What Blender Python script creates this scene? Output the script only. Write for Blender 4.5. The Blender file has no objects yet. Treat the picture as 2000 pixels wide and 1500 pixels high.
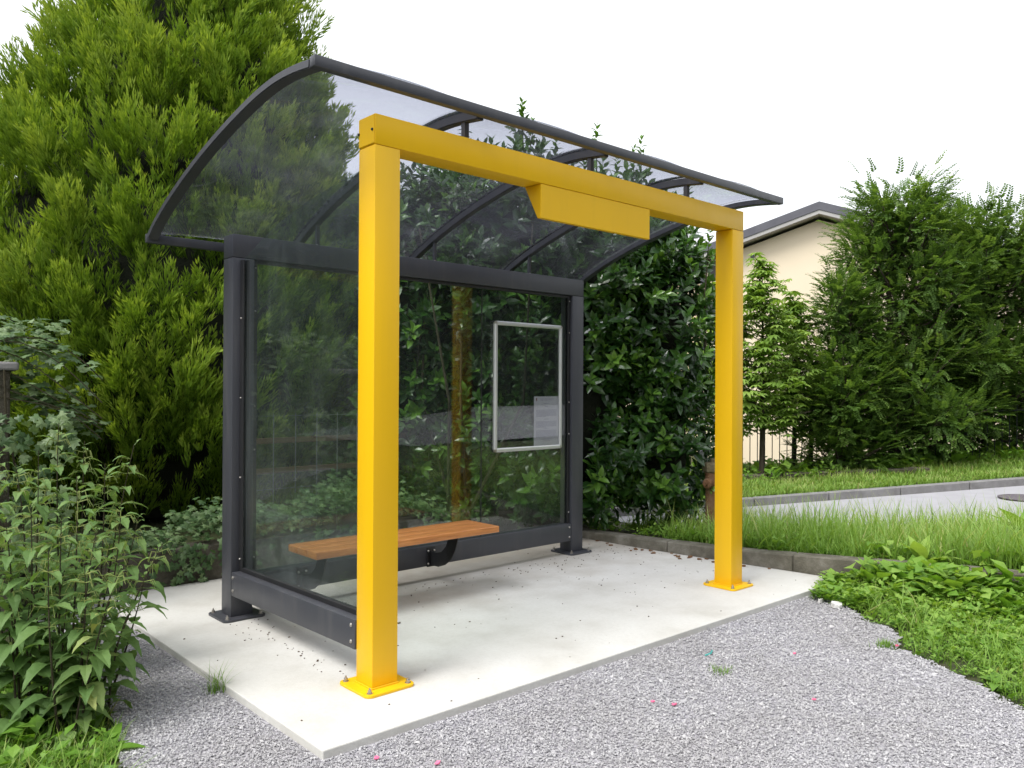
import bpy, bmesh, math, random
import numpy as np
from mathutils import Vector, Matrix
R_ = math.radians
random.seed(7)
RNG = np.random.default_rng(11)
SC = bpy.context.scene
COL = SC.collection

# ------------------------------------------------------------------ camera
CAM = np.array([-1.90243, -2.99852, 1.31995])
RGT = np.array([0.74252, -0.66981, 0.004958]); UPV = np.array([-0.0060127, 0.00073721, 0.99998165]); FWD = np.array([0.66980, 0.74254, 0.0034800])
cam = bpy.data.objects.new('camera', bpy.data.cameras.new('camera')); COL.objects.link(cam)
M = Matrix.Identity(4)
for i in range(3):
    M[i][0] = RGT[i]; M[i][1] = UPV[i]; M[i][2] = -FWD[i]; M[i][3] = CAM[i]
cam.matrix_world = M
cam.data.sensor_width = 36; cam.data.lens = 36 * 1586.36 / 2000
cam.data.clip_start = .05; cam.data.clip_end = 900
SC.camera = cam

# ------------------------------------------------------------------ sky, sun, exposure
SUN_EL, SUN_AZ = 56, 268          # azimuth clockwise from +Y
wd = bpy.data.worlds.new('World'); SC.world = wd; wd.use_nodes = True
nt = wd.node_tree; nt.nodes.clear()
sky = nt.nodes.new('ShaderNodeTexSky'); sky.sky_type = 'NISHITA'; sky.sun_disc = False
sky.sun_elevation = R_(SUN_EL); sky.sun_rotation = R_(SUN_AZ); sky.air_density = 1.0; sky.dust_density = 6.0; sky.ozone_density = 1.0
hs = nt.nodes.new('ShaderNodeHueSaturation'); hs.inputs['Saturation'].default_value = .16
mixw = nt.nodes.new('ShaderNodeMix'); mixw.data_type = 'RGBA'; mixw.inputs[0].default_value = .55
mixw.inputs[7].default_value = (9.6, 9.9, 10.3, 1)      # even cloud layer
bg = nt.nodes.new('ShaderNodeBackground'); bg.inputs[1].default_value = .115
wo = nt.nodes.new('ShaderNodeOutputWorld')
nt.links.new(sky.outputs[0], hs.inputs['Color']); nt.links.new(hs.outputs[0], mixw.inputs[6])
nt.links.new(mixw.outputs[2], bg.inputs[0]); nt.links.new(bg.outputs[0], wo.inputs[0])
sl = bpy.data.lights.new('sun', 'SUN'); sl.energy = 1.55; sl.angle = R_(24); sl.color = (1, .97, .92)
so = bpy.data.objects.new('sun', sl); COL.objects.link(so)
el, az = R_(SUN_EL), R_(SUN_AZ)
so.rotation_euler = Vector((math.cos(el) * math.sin(az), math.cos(el) * math.cos(az), math.sin(el))).to_track_quat('Z', 'Y').to_euler()
SC.view_settings.view_transform = 'Standard'; SC.view_settings.look = 'None'
SC.view_settings.exposure = 0.86; SC.view_settings.gamma = 1
SC.cycles.transparent_max_bounces = 32; SC.cycles.max_bounces = 8; SC.cycles.caustics_reflective = False; SC.cycles.caustics_refractive = False
SC.cycles.use_denoising = True

# ------------------------------------------------------------------ helpers
def at(px, py, D):
    return CAM + (FWD + (px - 1000) / 1586.36 * RGT + (750 - py) / 1586.36 * UPV) * D
def LDxy(L, D):                     # site plan turned to face the side road: L along it, D across it
    return np.array([CAM[0] + .7425 * L + .6698 * D, CAM[1] - .6698 * L + .7425 * D])
def toLD(x, y):
    dx, dy = x - CAM[0], y - CAM[1]
    return dx * .7425 - dy * .6698, dx * .6698 + dy * .7425
def tag(o, label=None, cat=None, group=None, kind=None):
    if label: o['label'] = label
    if cat: o['category'] = cat
    if group: o['group'] = group
    if kind: o['kind'] = kind
    return o
ORG = {}
def thing(name, label, cat, loc=(0, 0, 0), group=None):
    o = bpy.data.objects.new(name, None); COL.objects.link(o); o.empty_display_size = .1
    o.location = loc; ORG[o.name] = np.array(loc, float)
    return tag(o, label, cat, group)
def link(name, me, mat, parent=None, org=None):
    o = bpy.data.objects.new(name, me); COL.objects.link(o)
    if mat:
        for m in (mat if isinstance(mat, (list, tuple)) else [mat]): me.materials.append(m)
    if parent is not None:
        o.parent = parent; og = ORG[parent.name]
        me.transform(Matrix.Translation(-Vector(og))); ORG[o.name] = og
    elif org is not None:
        me.transform(Matrix.Translation(-Vector(org))); o.location = org; ORG[o.name] = np.array(org, float)
    else: ORG[o.name] = np.zeros(3)
    return o

class MB:
    def __init__(s): s.bm = bmesh.new()
    def box(s, x0, x1, y0, y1, z0, z1, bev=.0, seg=2, fn=None, taper=None):
        t = bmesh.new()
        vs = [t.verts.new((x, y, z)) for z in (z0, z1) for y in (y0, y1) for x in (x0, x1)]
        for f in ((0, 2, 3, 1), (4, 5, 7, 6), (0, 1, 5, 4), (2, 6, 7, 3), (0, 4, 6, 2), (1, 3, 7, 5)):
            t.faces.new([vs[i] for i in f])
        if bev: bmesh.ops.bevel(t, geom=list(t.edges), offset=bev, segments=seg, affect='EDGES', profile=.5)
        if fn:
            for v in t.verts: v.co = Vector(fn(*v.co))
        s.add(t)
    def add(s, t):
        me = bpy.data.meshes.new('tmp'); t.to_mesh(me); t.free(); s.bm.from_mesh(me); bpy.data.meshes.remove(me)
    def prism(s, pts, axis, a, b, bev=0):
        """extrude a 2-D outline along an axis (0:x outline is (y,z), 1:y outline (x,z), 2:z outline (x,y))"""
        def p(u, v, w):
            return ((w, u, v), (u, w, v), (u, v, w))[axis]
        t = bmesh.new(); n = len(pts)
        A = [t.verts.new(p(u, v, a)) for u, v in pts]; B = [t.verts.new(p(u, v, b)) for u, v in pts]
        t.faces.new(A); t.faces.new(B[::-1])
        for i in range(n): t.faces.new((A[i], B[i], B[(i + 1) % n], A[(i + 1) % n]))
        bmesh.ops.recalc_face_normals(t, faces=list(t.faces))
        if bev: bmesh.ops.bevel(t, geom=list(t.edges), offset=bev, segments=2, affect='EDGES', profile=.5)
        s.add(t)
    def lathe(s, prof, c, n=20, axis='z', capped=True):
        t = bmesh.new(); rings = []
        for r, h in prof:
            ring = []
            for i in range(n):
                a = 2 * math.pi * i / n; u, v = r * math.cos(a), r * math.sin(a)
                q = {'z': (u, v, h), 'x': (h, u, v), 'y': (u, h, v)}[axis]
                ring.append(t.verts.new((c[0] + q[0], c[1] + q[1], c[2] + q[2])))
            rings.append(ring)
        for A, B in zip(rings, rings[1:]):
            for i in range(n): t.faces.new((A[i], A[(i + 1) % n], B[(i + 1) % n], B[i]))
        if capped: t.faces.new(rings[0][::-1]); t.faces.new(rings[-1])
        bmesh.ops.recalc_face_normals(t, faces=list(t.faces))
        s.add(t)
    def tube(s, pts, rad, n=6):
        t = bmesh.new(); rings = []; pts = [Vector(p) for p in pts]
        for i, p in enumerate(pts):
            d = (pts[min(i + 1, len(pts) - 1)] - pts[max(i - 1, 0)]).normalized()
            a = d.orthogonal().normalized(); b = d.cross(a)
            if i:
                a = (pa - d * pa.dot(d)).normalized(); b = d.cross(a)
            pa = a
            r = rad[i] if hasattr(rad, '__len__') else rad
            rings.append([t.verts.new(p + (a * math.cos(k * 2 * math.pi / n) + b * math.sin(k * 2 * math.pi / n)) * r) for k in range(n)])
        for A, B in zip(rings, rings[1:]):
            for i in range(n): t.faces.new((A[i], A[(i + 1) % n], B[(i + 1) % n], B[i]))
        t.faces.new(rings[0][::-1]); t.faces.new(rings[-1])
        s.add(t)
    def build(s, name, mat, parent=None, org=None, smooth=False):
        me = bpy.data.meshes.new(name); s.bm.to_mesh(me); s.bm.free()
        if smooth:
            me.polygons.foreach_set('use_smooth', [True] * len(me.polygons))
            try: me.set_sharp_from_angle(angle=R_(35))
            except Exception: pass
        return link(name, me, mat, parent, org)

def npmesh(name, V, F, mat, parent=None, org=None, tint=None, smooth=False):
    """V (n,3), F (m,k) same-size faces"""
    V = np.asarray(V, np.float32); F = np.asarray(F, np.int32); k = F.shape[1]
    me = bpy.data.meshes.new(name)
    me.vertices.add(len(V)); me.vertices.foreach_set('co', V.ravel())
    me.loops.add(F.size); me.loops.foreach_set('vertex_index', F.ravel())
    me.polygons.add(len(F)); me.polygons.foreach_set('loop_start', np.arange(0, F.size, k, dtype=np.int32))
    try: me.polygons.foreach_set('loop_total', np.full(len(F), k, np.int32))
    except Exception: pass
    me.update(calc_edges=True)
    if tint is not None:
        a = me.attributes.new('tint', 'FLOAT', 'POINT'); a.data.foreach_set('value', np.asarray(tint, np.float32).ravel())
    me.polygons.foreach_set('use_smooth', np.full(len(F), smooth))
    return link(name, me, mat, parent, org)

def frames(d, rng=RNG, up=None):
    """rotation matrices whose z column is d with random roll (or with y facing up)"""
    d = d / np.linalg.norm(d, axis=1, keepdims=True)
    if up is None: ref = rng.normal(size=d.shape)
    else: ref = np.broadcast_to(np.asarray(up, float), d.shape)
    x = np.cross(ref, d); n = np.linalg.norm(x, axis=1, keepdims=True); bad = n[:, 0] < 1e-5
    x[bad] = (1, 0, 0); n[bad] = 1; x /= n
    y = np.cross(d, x)
    return np.stack([x, y, d], axis=2)
def instance(tv, tf, Rm, T, S, ttint=None, itint=None, warp=0):
    """copies a template into one vertex/face soup: Rm (N,3,3) T (N,3) S (N,) or (N,3)"""
    N = len(T); S = np.asarray(S, float)
    if S.ndim == 1: S = S[:, None]
    loc = tv[None] * S[:, None, :]
    V = np.einsum('nij,nkj->nki', Rm, loc) + T[:, None, :]
    F = tf[None] + (np.arange(N) * len(tv))[:, None, None]
    tt = (ttint[None] if ttint is not None else np.zeros((1, len(tv)))) + (itint[:, None] if itint is not None else np.zeros((N, 1)))
    return V.reshape(-1, 3), F.reshape(-1, tf.shape[1]), np.clip(np.broadcast_to(tt, (N, len(tv))), 0, 1).ravel()
class Soup:
    def __init__(s): s.V = []; s.F = []; s.T = []; s.n = 0
    def add(s, V, F, T): s.V.append(V); s.F.append(F + s.n); s.T.append(T); s.n += len(V)
    def build(s, name, mat, parent=None, org=None, smooth=False):
        return npmesh(name, np.concatenate(s.V), np.concatenate(s.F), mat, parent, org, np.concatenate(s.T), smooth)

# ------------------------------------------------------------------ materials
def mat_new(name):
    m = bpy.data.materials.new(name); m.use_nodes = True; n = m.node_tree.nodes; l = m.node_tree.links
    return m, n, l, n['Principled BSDF'], n['Material Output']
def coords(n, l, scale=(1, 1, 1)):
    tc = n.new('ShaderNodeTexCoord'); mp = n.new('ShaderNodeMapping'); mp.inputs['Scale'].default_value = scale
    g = n.new('ShaderNodeNewGeometry'); l.new(g.outputs['Position'], mp.inputs['Vector']); return mp.outputs[0]
def noise(n, l, co, scale, detail=4, rough=.5):
    t = n.new('ShaderNodeTexNoise'); t.inputs['Scale'].default_value = scale; t.inputs['Detail'].default_value = detail; t.inputs['Roughness'].default_value = rough
    l.new(co, t.inputs['Vector']); return t.outputs['Fac']
def ramp(n, l, fac, stops):
    r = n.new('ShaderNodeValToRGB'); e = r.color_ramp.elements
    while len(e) < len(stops): e.new(.5)
    for k, (p, c) in enumerate(stops): e[k].position = p; e[k].color = (*c, 1) if len(c) == 3 else c
    l.new(fac, r.inputs[0]); return r.outputs[0]
def mixc(n, l, fac, a, b, blend='MIX'):
    m = n.new('ShaderNodeMix'); m.data_type = 'RGBA'; m.blend_type = blend
    for s, v in ((m.inputs[0], fac), (m.inputs[6], a), (m.inputs[7], b)):
        if isinstance(v, (int, float)): s.default_value = v
        elif isinstance(v, tuple): s.default_value = (*v, 1) if len(v) == 3 else v
        else: l.new(v, s)
    return m.outputs[2]
def math_(n, l, op, a, b=0.):
    m = n.new('ShaderNodeMath'); m.operation = op
    for s, v in ((m.inputs[0], a), (m.inputs[1], b)):
        if isinstance(v, (int, float)): s.default_value = v
        else: l.new(v, s)
    return m.outputs[0]
def bump(n, l, h, p, strength=.3, dist=.01):
    b = n.new('ShaderNodeBump'); b.inputs['Strength'].default_value = strength; b.inputs['Distance'].default_value = dist
    l.new(h, b.inputs['Height']); l.new(b.outputs[0], p.inputs['Normal'])

def paint(name, col, rough=.4, dirt=.12, dirtcol=(.2, .18, .15), spec=.5, metal=0, sc=14, streak=(1, 1, .12)):
    m, n, l, p, o = mat_new(name); co = coords(n, l, streak)
    f = noise(n, l, co, sc, 6, .65); f2 = noise(n, l, coords(n, l), 2.5, 3)
    k = math_(n, l, 'MULTIPLY', ramp(n, l, f, [(.5, (0, 0, 0)), (.78, (1, 1, 1))]), dirt)
    c = mixc(n, l, k, col, dirtcol); c = mixc(n, l, math_(n, l, 'MULTIPLY', f2, .25), c, tuple(x * .8 for x in col))
    l.new(c, p.inputs['Base Color']); p.inputs['Metallic'].default_value = metal
    l.new(math_(n, l, 'ADD', math_(n, l, 'MULTIPLY', f, .25), rough - .12), p.inputs['Roughness'])
    p.inputs['Specular IOR Level'].default_value = spec
    bump(n, l, noise(n, l, coords(n, l), 260, 2), p, .06, .002)
    return m
YEL = paint('yellow_paint', (.80, .47, .008), .40, .10, (.40, .24, .03), spec=.3)
ANT = paint('anthracite_paint', (.050, .052, .062), .42, .30, (.13, .125, .12))
DARK = paint('dark_rubber', (.014, .014, .016), .5, .3, (.06, .06, .06))
STEEL = paint('bolt_steel', (.42, .40, .37), .35, .5, (.16, .10, .06), metal=.8)
ALU = paint('anodised_aluminium', (.62, .63, .62), .33, .12, (.3, .3, .3), metal=.55)

def glassmat(name, tint, dirtamt, dirtcol, ior=1.5, refl=1.0, streak=(1, 1, .08), sc=22):
    m, n, l, p, o = mat_new(name); n.remove(p)
    tr = n.new('ShaderNodeBsdfTransparent'); tr.inputs[0].default_value = (*tint, 1)
    gl = n.new('ShaderNodeBsdfGlossy'); gl.inputs['Roughness'].default_value = .0; gl.inputs['Color'].default_value = (1, 1, 1, 1)
    fr = n.new('ShaderNodeFresnel'); gg = n.new('ShaderNodeNewGeometry')
    l.new(math_(n, l, 'ADD', ior, math_(n, l, 'MULTIPLY', gg.outputs['Backfacing'], 1 / ior - ior)), fr.inputs[0])
    mx = n.new('ShaderNodeMixShader'); l.new(math_(n, l, 'MULTIPLY', fr.outputs[0], refl), mx.inputs[0]); l.new(tr.outputs[0], mx.inputs[1]); l.new(gl.outputs[0], mx.inputs[2])
    df = n.new('ShaderNodeBsdfDiffuse'); df.inputs[0].default_value = (*dirtcol, 1)
    tl = n.new('ShaderNodeBsdfTranslucent'); tl.inputs[0].default_value = (*dirtcol, 1)
    ad = n.new('ShaderNodeMixShader'); ad.inputs[0].default_value = .5; l.new(df.outputs[0], ad.inputs[1]); l.new(tl.outputs[0], ad.inputs[2])
    f = noise(n, l, coords(n, l, streak), sc, 8, .7); f2 = noise(n, l, coords(n, l), 1.6, 4, .6); f3 = noise(n, l, coords(n, l), 90, 3, .6)
    a = ramp(n, l, f, [(.50, (0, 0, 0)), (.80, (1, 1, 1))]); b = ramp(n, l, f2, [(.35, (0, 0, 0)), (.75, (1, 1, 1))]); c = ramp(n, l, f3, [(.66, (0, 0, 0)), (.74, (1, 1, 1))])
    s = math_(n, l, 'ADD', math_(n, l, 'MULTIPLY', a, b), math_(n, l, 'MULTIPLY', b, .35)); s = math_(n, l, 'ADD', s, math_(n, l, 'MULTIPLY', c, .5))
    s = math_(n, l, 'MULTIPLY', math_(n, l, 'ADD', s, .12), dirtamt)
    m2 = n.new('ShaderNodeMixShader'); l.new(s, m2.inputs[0]); l.new(mx.outputs[0], m2.inputs[1]); l.new(ad.outputs[0], m2.inputs[2])
    l.new(m2.outputs[0], o.inputs[0]); return m
GLASS = glassmat('pane_glass', (.86, .90, .88), .085, (.45, .50, .50), refl=1.0)
SIDEGLASS = glassmat('side_pane_glass', (.86, .90, .885), .12, (.45, .51, .51), refl=.8)
POLY = glassmat('smoked_polycarbonate', (.77, .78, .83), .17, (.40, .41, .47), ior=1.5, refl=.9, streak=(1, 1, 1), sc=3)
ACRYL = glassmat('poster_acrylic', (.86, .87, .88), .03, (.5, .5, .55), refl=1.8)

def leafmat(name, stops, rough=.5, spec=.4, trans=.3, patch=.35, tcol=1.6):
    m, n, l, p, o = mat_new(name)
    at_ = n.new('ShaderNodeAttribute'); at_.attribute_name = 'tint'
    f = noise(n, l, coords(n, l), 1.7, 4)
    k = math_(n, l, 'ADD', at_.outputs['Fac'], math_(n, l, 'MULTIPLY', math_(n, l, 'SUBTRACT', f, .5), patch))
    c = ramp(n, l, k, stops)
    l.new(c, p.inputs['Base Color']); p.inputs['Roughness'].default_value = rough; p.inputs['Specular IOR Level'].default_value = spec
    t = n.new('ShaderNodeBsdfTranslucent'); g = n.new('ShaderNodeGamma'); g.inputs[1].default_value = 1
    l.new(mixc(n, l, 1., c, (tcol, tcol * .95, tcol * .45), 'MULTIPLY'), t.inputs[0])
    mx = n.new('ShaderNodeMixShader'); mx.inputs[0].default_value = trans
    l.new(p.outputs[0], mx.inputs[1]); l.new(t.outputs[0], mx.inputs[2]); l.new(mx.outputs[0], o.inputs[0])
    return m
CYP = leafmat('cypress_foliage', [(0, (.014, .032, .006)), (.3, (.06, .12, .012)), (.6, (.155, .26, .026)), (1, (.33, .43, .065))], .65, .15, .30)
LAUR = leafmat('laurel_leaf', [(0, (.012, .035, .010)), (.35, (.026, .075, .012)), (.65, (.065, .155, .020)), (1, (.14, .27, .04))], .3, .6, .22)
HORN = leafmat('hornbeam_leaf', [(0, (.028, .065, .014)), (.5, (.09, .17, .032)), (1, (.22, .33, .075))], .5, .3, .38)
SAP = leafmat('sapling_leaf', [(0, (.10, .19, .03)), (.5, (.19, .31, .06)), (1, (.32, .45, .11))], .5, .3, .4)
IVY = leafmat('ivy_leaf', [(0, (.02, .05, .015)), (.5, (.065, .125, .042)), (1, (.19, .27, .12))], .45, .4, .25)
NET = leafmat('nettle_leaf', [(0, (.05, .115, .03)), (.5, (.13, .225, .07)), (.85, (.22, .32, .11)), (1, (.36, .39, .14))], .55, .25, .32)
GRS = leafmat('grass_blade', [(0, (.05, .11, .012)), (.5, (.13, .25, .035)), (.85, (.22, .36, .07)), (1, (.42, .42, .18))], .5, .3, .35)
WEED = leafmat('weed_leaf', [(0, (.06, .14, .015)), (.5, (.14, .28, .035)), (1, (.28, .42, .08))], .5, .3, .35)
FARH = leafmat('far_hedge_leaf', [(0, (.012, .03, .008)), (1, (.05, .09, .02))], .6, .2, .2)

def simple(name, stops, sc=8, detail=8, rough=.85, bsc=60, bst=.4, bd=.01, spec=.3, cs=(1, 1, 1)):
    m, n, l, p, o = mat_new(name); co = coords(n, l, cs)
    f = noise(n, l, co, sc, detail, .65); l.new(ramp(n, l, f, stops), p.inputs['Base Color'])
    p.inputs['Roughness'].default_value = rough; p.inputs['Specular IOR Level'].default_value = spec
    bump(n, l, noise(n, l, co, bsc, 5, .7), p, bst, bd); return m
BARK = simple('bark', [(.3, (.03, .022, .016)), (.7, (.10, .08, .06))], 14, cs=(1, 1, .25))
TWIG = simple('twig', [(.3, (.025, .022, .012)), (.7, (.07, .06, .035))], 20)
SOIL = simple('soil', [(.3, (.035, .03, .018)), (.5, (.05, .065, .02)), (.7, (.08, .07, .045))], 5, bst=.8, bd=.03)
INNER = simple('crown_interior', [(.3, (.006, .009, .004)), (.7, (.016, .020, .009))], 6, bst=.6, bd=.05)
ASPH = simple('asphalt', [(.25, (.31, .305, .33)), (.75, (.38, .375, .40))], 3, 10, .8, 160, .4, .004)
MROAD = simple('main_road_asphalt', [(.25, (.22, .22, .24)), (.75, (.30, .30, .32))], 3, 10, .8, 160, .4, .004)
KERB = simple('kerb_concrete', [(.25, (.06, .056, .042)), (.5, (.135, .125, .098)), (.8, (.27, .255, .22))], 7, 9, .9, 70, .7, .008)
FARKERB = simple('road_kerb_concrete', [(.3, (.16, .155, .155)), (.75, (.27, .265, .265))], 6, 9, .9, 70, .6, .006)
STONEW = simple('mossy_wall', [(.25, (.035, .035, .022)), (.5, (.09, .08, .06)), (.8, (.19, .17, .14))], 6, 9, .9, 40, .8, .02)
RUST = simple('rusty_iron', [(.25, (.075, .033, .016)), (.5, (.15, .075, .035)), (.8, (.22, .17, .11))], 12, 8, .8, 60, .5, .006)
OLIVE = simple('weathered_cap', [(.25, (.09, .07, .035)), (.8, (.21, .18, .11))], 22, 8, .8, 60, .5, .006)
RENDERW = simple('cream_render', [(.2, (.76, .65, .49)), (.8, (.80, .69, .53))], .8, 6, .9, 90, .2, .004)
FASCIA = simple('grey_fascia', [(.3, (.095, .095, .115)), (.7, (.13, .13, .15))], 2, 4, .6, 30, .1)
SOFFIT = simple('pale_soffit', [(.3, (.38, .37, .36)), (.7, (.44, .43, .42))], 2, 4, .7, 30, .1)
PALEROOF = simple('pale_roofing', [(.3, (.40, .39, .42)), (.7, (.50, .49, .53))], 3, 4, .7, 30, .2)
IRON = simple('painted_iron', [(.3, (.012, .016, .016)), (.7, (.03, .035, .035))], 10, 4, .5, 30, .1)
SHEDW = simple('brown_boards', [(.3, (.045, .028, .018)), (.7, (.085, .055, .038))], 3, 8, .8, 30, .3, cs=(6, 6, .5))
TIMBER = simple('old_timber', [(.3, (.10, .055, .03)), (.7, (.17, .10, .055))], 10, 8, .8, 30, .3)
GALV = simple('galvanised_wire', [(.3, (.16, .17, .16)), (.7, (.26, .27, .26))], 10, 3, .5, 30, .1)
PAPER = simple('printed_paper', [(.3, (.70, .70, .74)), (.7, (.76, .76, .80))], 3, 3, .7, 30, .02)
INK = simple('grey_ink', [(.3, (.36, .36, .46)), (.7, (.42, .42, .52))], 3, 3, .7, 30, .02)
LOGO = simple('emblem_ink', [(.3, (.25, .12, .12)), (.7, (.3, .18, .18))], 3, 3, .7, 30, .02)
WINDOW = simple('dark_shutter', [(.3, (.06, .055, .055)), (.7, (.09, .08, .08))], 3, 3, .5, 30, .02)
PINK = simple('pink_petal', [(.3, (.75, .10, .22)), (.7, (.8, .2, .33))], 30, 3, .6, 30, .02)
PLAST = simple('turquoise_plastic', [(.3, (.05, .35, .33)), (.7, (.08, .42, .38))], 30, 3, .4, 30, .02)
DRY = simple('dry_litter', [(.3, (.035, .025, .018)), (.7, (.13, .085, .05))], 60, 3, .9, 30, .02)
PALESTONE = simple('pale_stone', [(.3, (.5, .49, .47)), (.7, (.66, .65, .63))], 30, 3, .9, 60, .2)
WHITEF = simple('white_blossom', [(.3, (.7, .7, .66)), (.7, (.8, .8, .76))], 30, 3, .7, 30, .02)
MANH = simple('cast_iron_cover', [(.3, (.10, .085, .10)), (.7, (.15, .13, .15))], 30, 3, .7, 60, .3)
MOSS = simple('moss', [(.3, (.03, .05, .01)), (.7, (.07, .10, .03))], 30, 3, .9, 60, .3)

# concrete of the slab: pale, with dirt fanning from the back and fine pores
def concrete():
    m, n, l, p, o = mat_new('slab_concrete'); co = coords(n, l)
    a = noise(n, l, co, 2.2, 8, .6); b = noise(n, l, co, 45, 6, .7); c = noise(n, l, co, 260, 3, .6)
    base = ramp(n, l, a, [(.22, (.43, .415, .375)), (.5, (.55, .54, .51)), (.78, (.62, .615, .59))])
    base = mixc(n, l, math_(n, l, 'MULTIPLY', ramp(n, l, b, [(.45, (0, 0, 0)), (.8, (1, 1, 1))]), .35), base, (.40, .385, .35))
    base = mixc(n, l, math_(n, l, 'MULTIPLY', ramp(n, l, c, [(.62, (0, 0, 0)), (.74, (1, 1, 1))]), .5), base, (.26, .24, .22))
    # silt carried to the back edge and the right hand corner of the slab
    sp = n.new('ShaderNodeSeparateXYZ'); l.new(co, sp.inputs[0])
    yy = math_(n, l, 'ADD', sp.outputs['Y'], math_(n, l, 'MULTIPLY', math_(n, l, 'SUBTRACT', noise(n, l, co, 3.5, 6, .65), .5), 1.5))
    silt = n.new('ShaderNodeMapRange'); silt.inputs[1].default_value = .75; silt.inputs[2].default_value = 1.9; l.new(yy, silt.inputs[0])
    xr = n.new('ShaderNodeMapRange'); xr.inputs[1].default_value = -.2; xr.inputs[2].default_value = 1.0; l.new(sp.outputs['X'], xr.inputs[0])
    s = math_(n, l, 'MULTIPLY', math_(n, l, 'MULTIPLY', silt.outputs[0], xr.outputs[0]), .8)
    base = mixc(n, l, s, base, (.33, .29, .235))
    l.new(base, p.inputs['Base Color']); p.inputs['Roughness'].default_value = .88; p.inputs['Specular IOR Level'].default_value = .25
    bump(n, l, math_(n, l, 'ADD', b, math_(n, l, 'MULTIPLY', c, .5)), p, .35, .004); return m
CONC = concrete()
def gravelmat(name, stone):
    m, n, l, p, o = mat_new(name); co = coords(n, l)
    if stone:
        g = n.new('ShaderNodeNewGeometry'); f = g.outputs['Random Per Island']
        c = ramp(n, l, f, [(0, (.22, .215, .24)), (.2, (.31, .303, .33)), (.6, (.43, .423, .445)), (.88, (.53, .52, .54)), (1, (.68, .67, .68))])
        c = mixc(n, l, .35, c, ramp(n, l, noise(n, l, co, 160, 4), [(.3, (.2, .2, .2)), (.7, (.6, .6, .6))]))
    else:
        v = n.new('ShaderNodeTexVoronoi'); v.inputs['Scale'].default_value = 95; l.new(co, v.inputs['Vector'])
        c = ramp(n, l, v.outputs['Color'], [(0, (.16, .155, .18)), (.5, (.34, .33, .36)), (1, (.48, .47, .50))])
        k = ramp(n, l, v.outputs['Distance'], [(.35, (1, 1, 1)), (.75, (.25, .25, .25))])
        bump(n, l, k, p, .8, .006)
    big = noise(n, l, co, 1.3, 6, .6)
    c = mixc(n, l, math_(n, l, 'MULTIPLY', ramp(n, l, big, [(.35, (1, 1, 1)), (.65, (0, 0, 0))]), .32), c, (.26, .245, .23))
    l.new(c, p.inputs['Base Color']); p.inputs['Roughness'].default_value = .85; p.inputs['Specular IOR Level'].default_value = .25
    return m
GRAV = gravelmat('gravel_bed', False); GSTONE = gravelmat('gravel_stone', True)
def woodmat():
    m, n, l, p, o = mat_new('varnished_wood'); co = coords(n, l, (.6, 9, 9))
    f = noise(n, l, co, 9, 8, .65); c = ramp(n, l, f, [(.3, (.34, .115, .030)), (.5, (.52, .20, .055)), (.75, (.66, .30, .10))])
    l.new(c, p.inputs['Base Color']); p.inputs['Roughness'].default_value = .42; p.inputs['Coat Weight'].default_value = .25; p.inputs['Coat Roughness'].default_value = .3
    bump(n, l, f, p, .12, .002); return m
WOOD = woodmat()

# ------------------------------------------------------------------ ground
KY = [-8, -4, -1.25, -1.03, -.37, .345, 1.19, 1.9, 3.0]; KX = [6.6, 5.0, 3.91, 3.84, 3.62, 3.47, 3.36, 3.33, 3.3]
KT = [.15, .15, .15, .15, .13, .10, .08, .06, .05]
def kx(y): return np.interp(y, KY, KX)
def kt(y): return np.interp(y, KY, KT)
def zfar(x, y):
    L, D = toLD(x, y)
    return -.16 + .047 * (np.clip(L, -1, 14) - 2.87) - .085 * np.clip(D - 13, 0, 12)
def gz(x, y):
    x = np.asarray(x, float); y = np.asarray(y, float)
    s = np.clip((x - kx(y)) / 2.3, 0, 1); s = s * s * (3 - 2 * s)
    right = (kt(y) - .02) * (1 - s) + zfar(x, y) * s
    fade = np.clip((y + 6) / 2, 0, 1)
    right = right * fade - .05 * (1 - fade)
    back = np.where((y > 2.52) & (x < kx(y) + .12), .14, -.05)
    back = np.where((y > 2.52), back + 0 * x, back)
    return np.where((x > kx(y) + .12) & (y > -8), right, back)
def gzg(x, y):     # height of the verge itself right behind the kerb
    x = np.asarray(x, float); y = np.asarray(y, float); return gz(np.maximum(x, kx(y) + .13) if False else x, y)
xs = np.unique(np.round(np.concatenate([np.linspace(-160, -12, 12), np.arange(-12, -3, 1), np.arange(-3, 12, .1), np.arange(12, 30, 1), np.linspace(30, 200, 12)]), 3))
ys = np.unique(np.round(np.concatenate([np.linspace(-160, -10, 12), np.arange(-10, -3, 1), np.arange(-3, 8, .1), np.arange(8, 26, 1), np.linspace(26, 200, 12)]), 3))
X, Y = np.meshgrid(xs, ys); Z = gz(X, Y)
V = np.stack([X, Y, Z], -1).reshape(-1, 3); nx = len(xs)
i, j = np.meshgrid(np.arange(len(xs) - 1), np.arange(len(ys) - 1)); a = (j * nx + i).ravel()
F = np.stack([a, a + 1, a + 1 + nx, a + nx], 1)
tag(npmesh('ground', V, F, SOIL, smooth=True), kind='structure')

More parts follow.
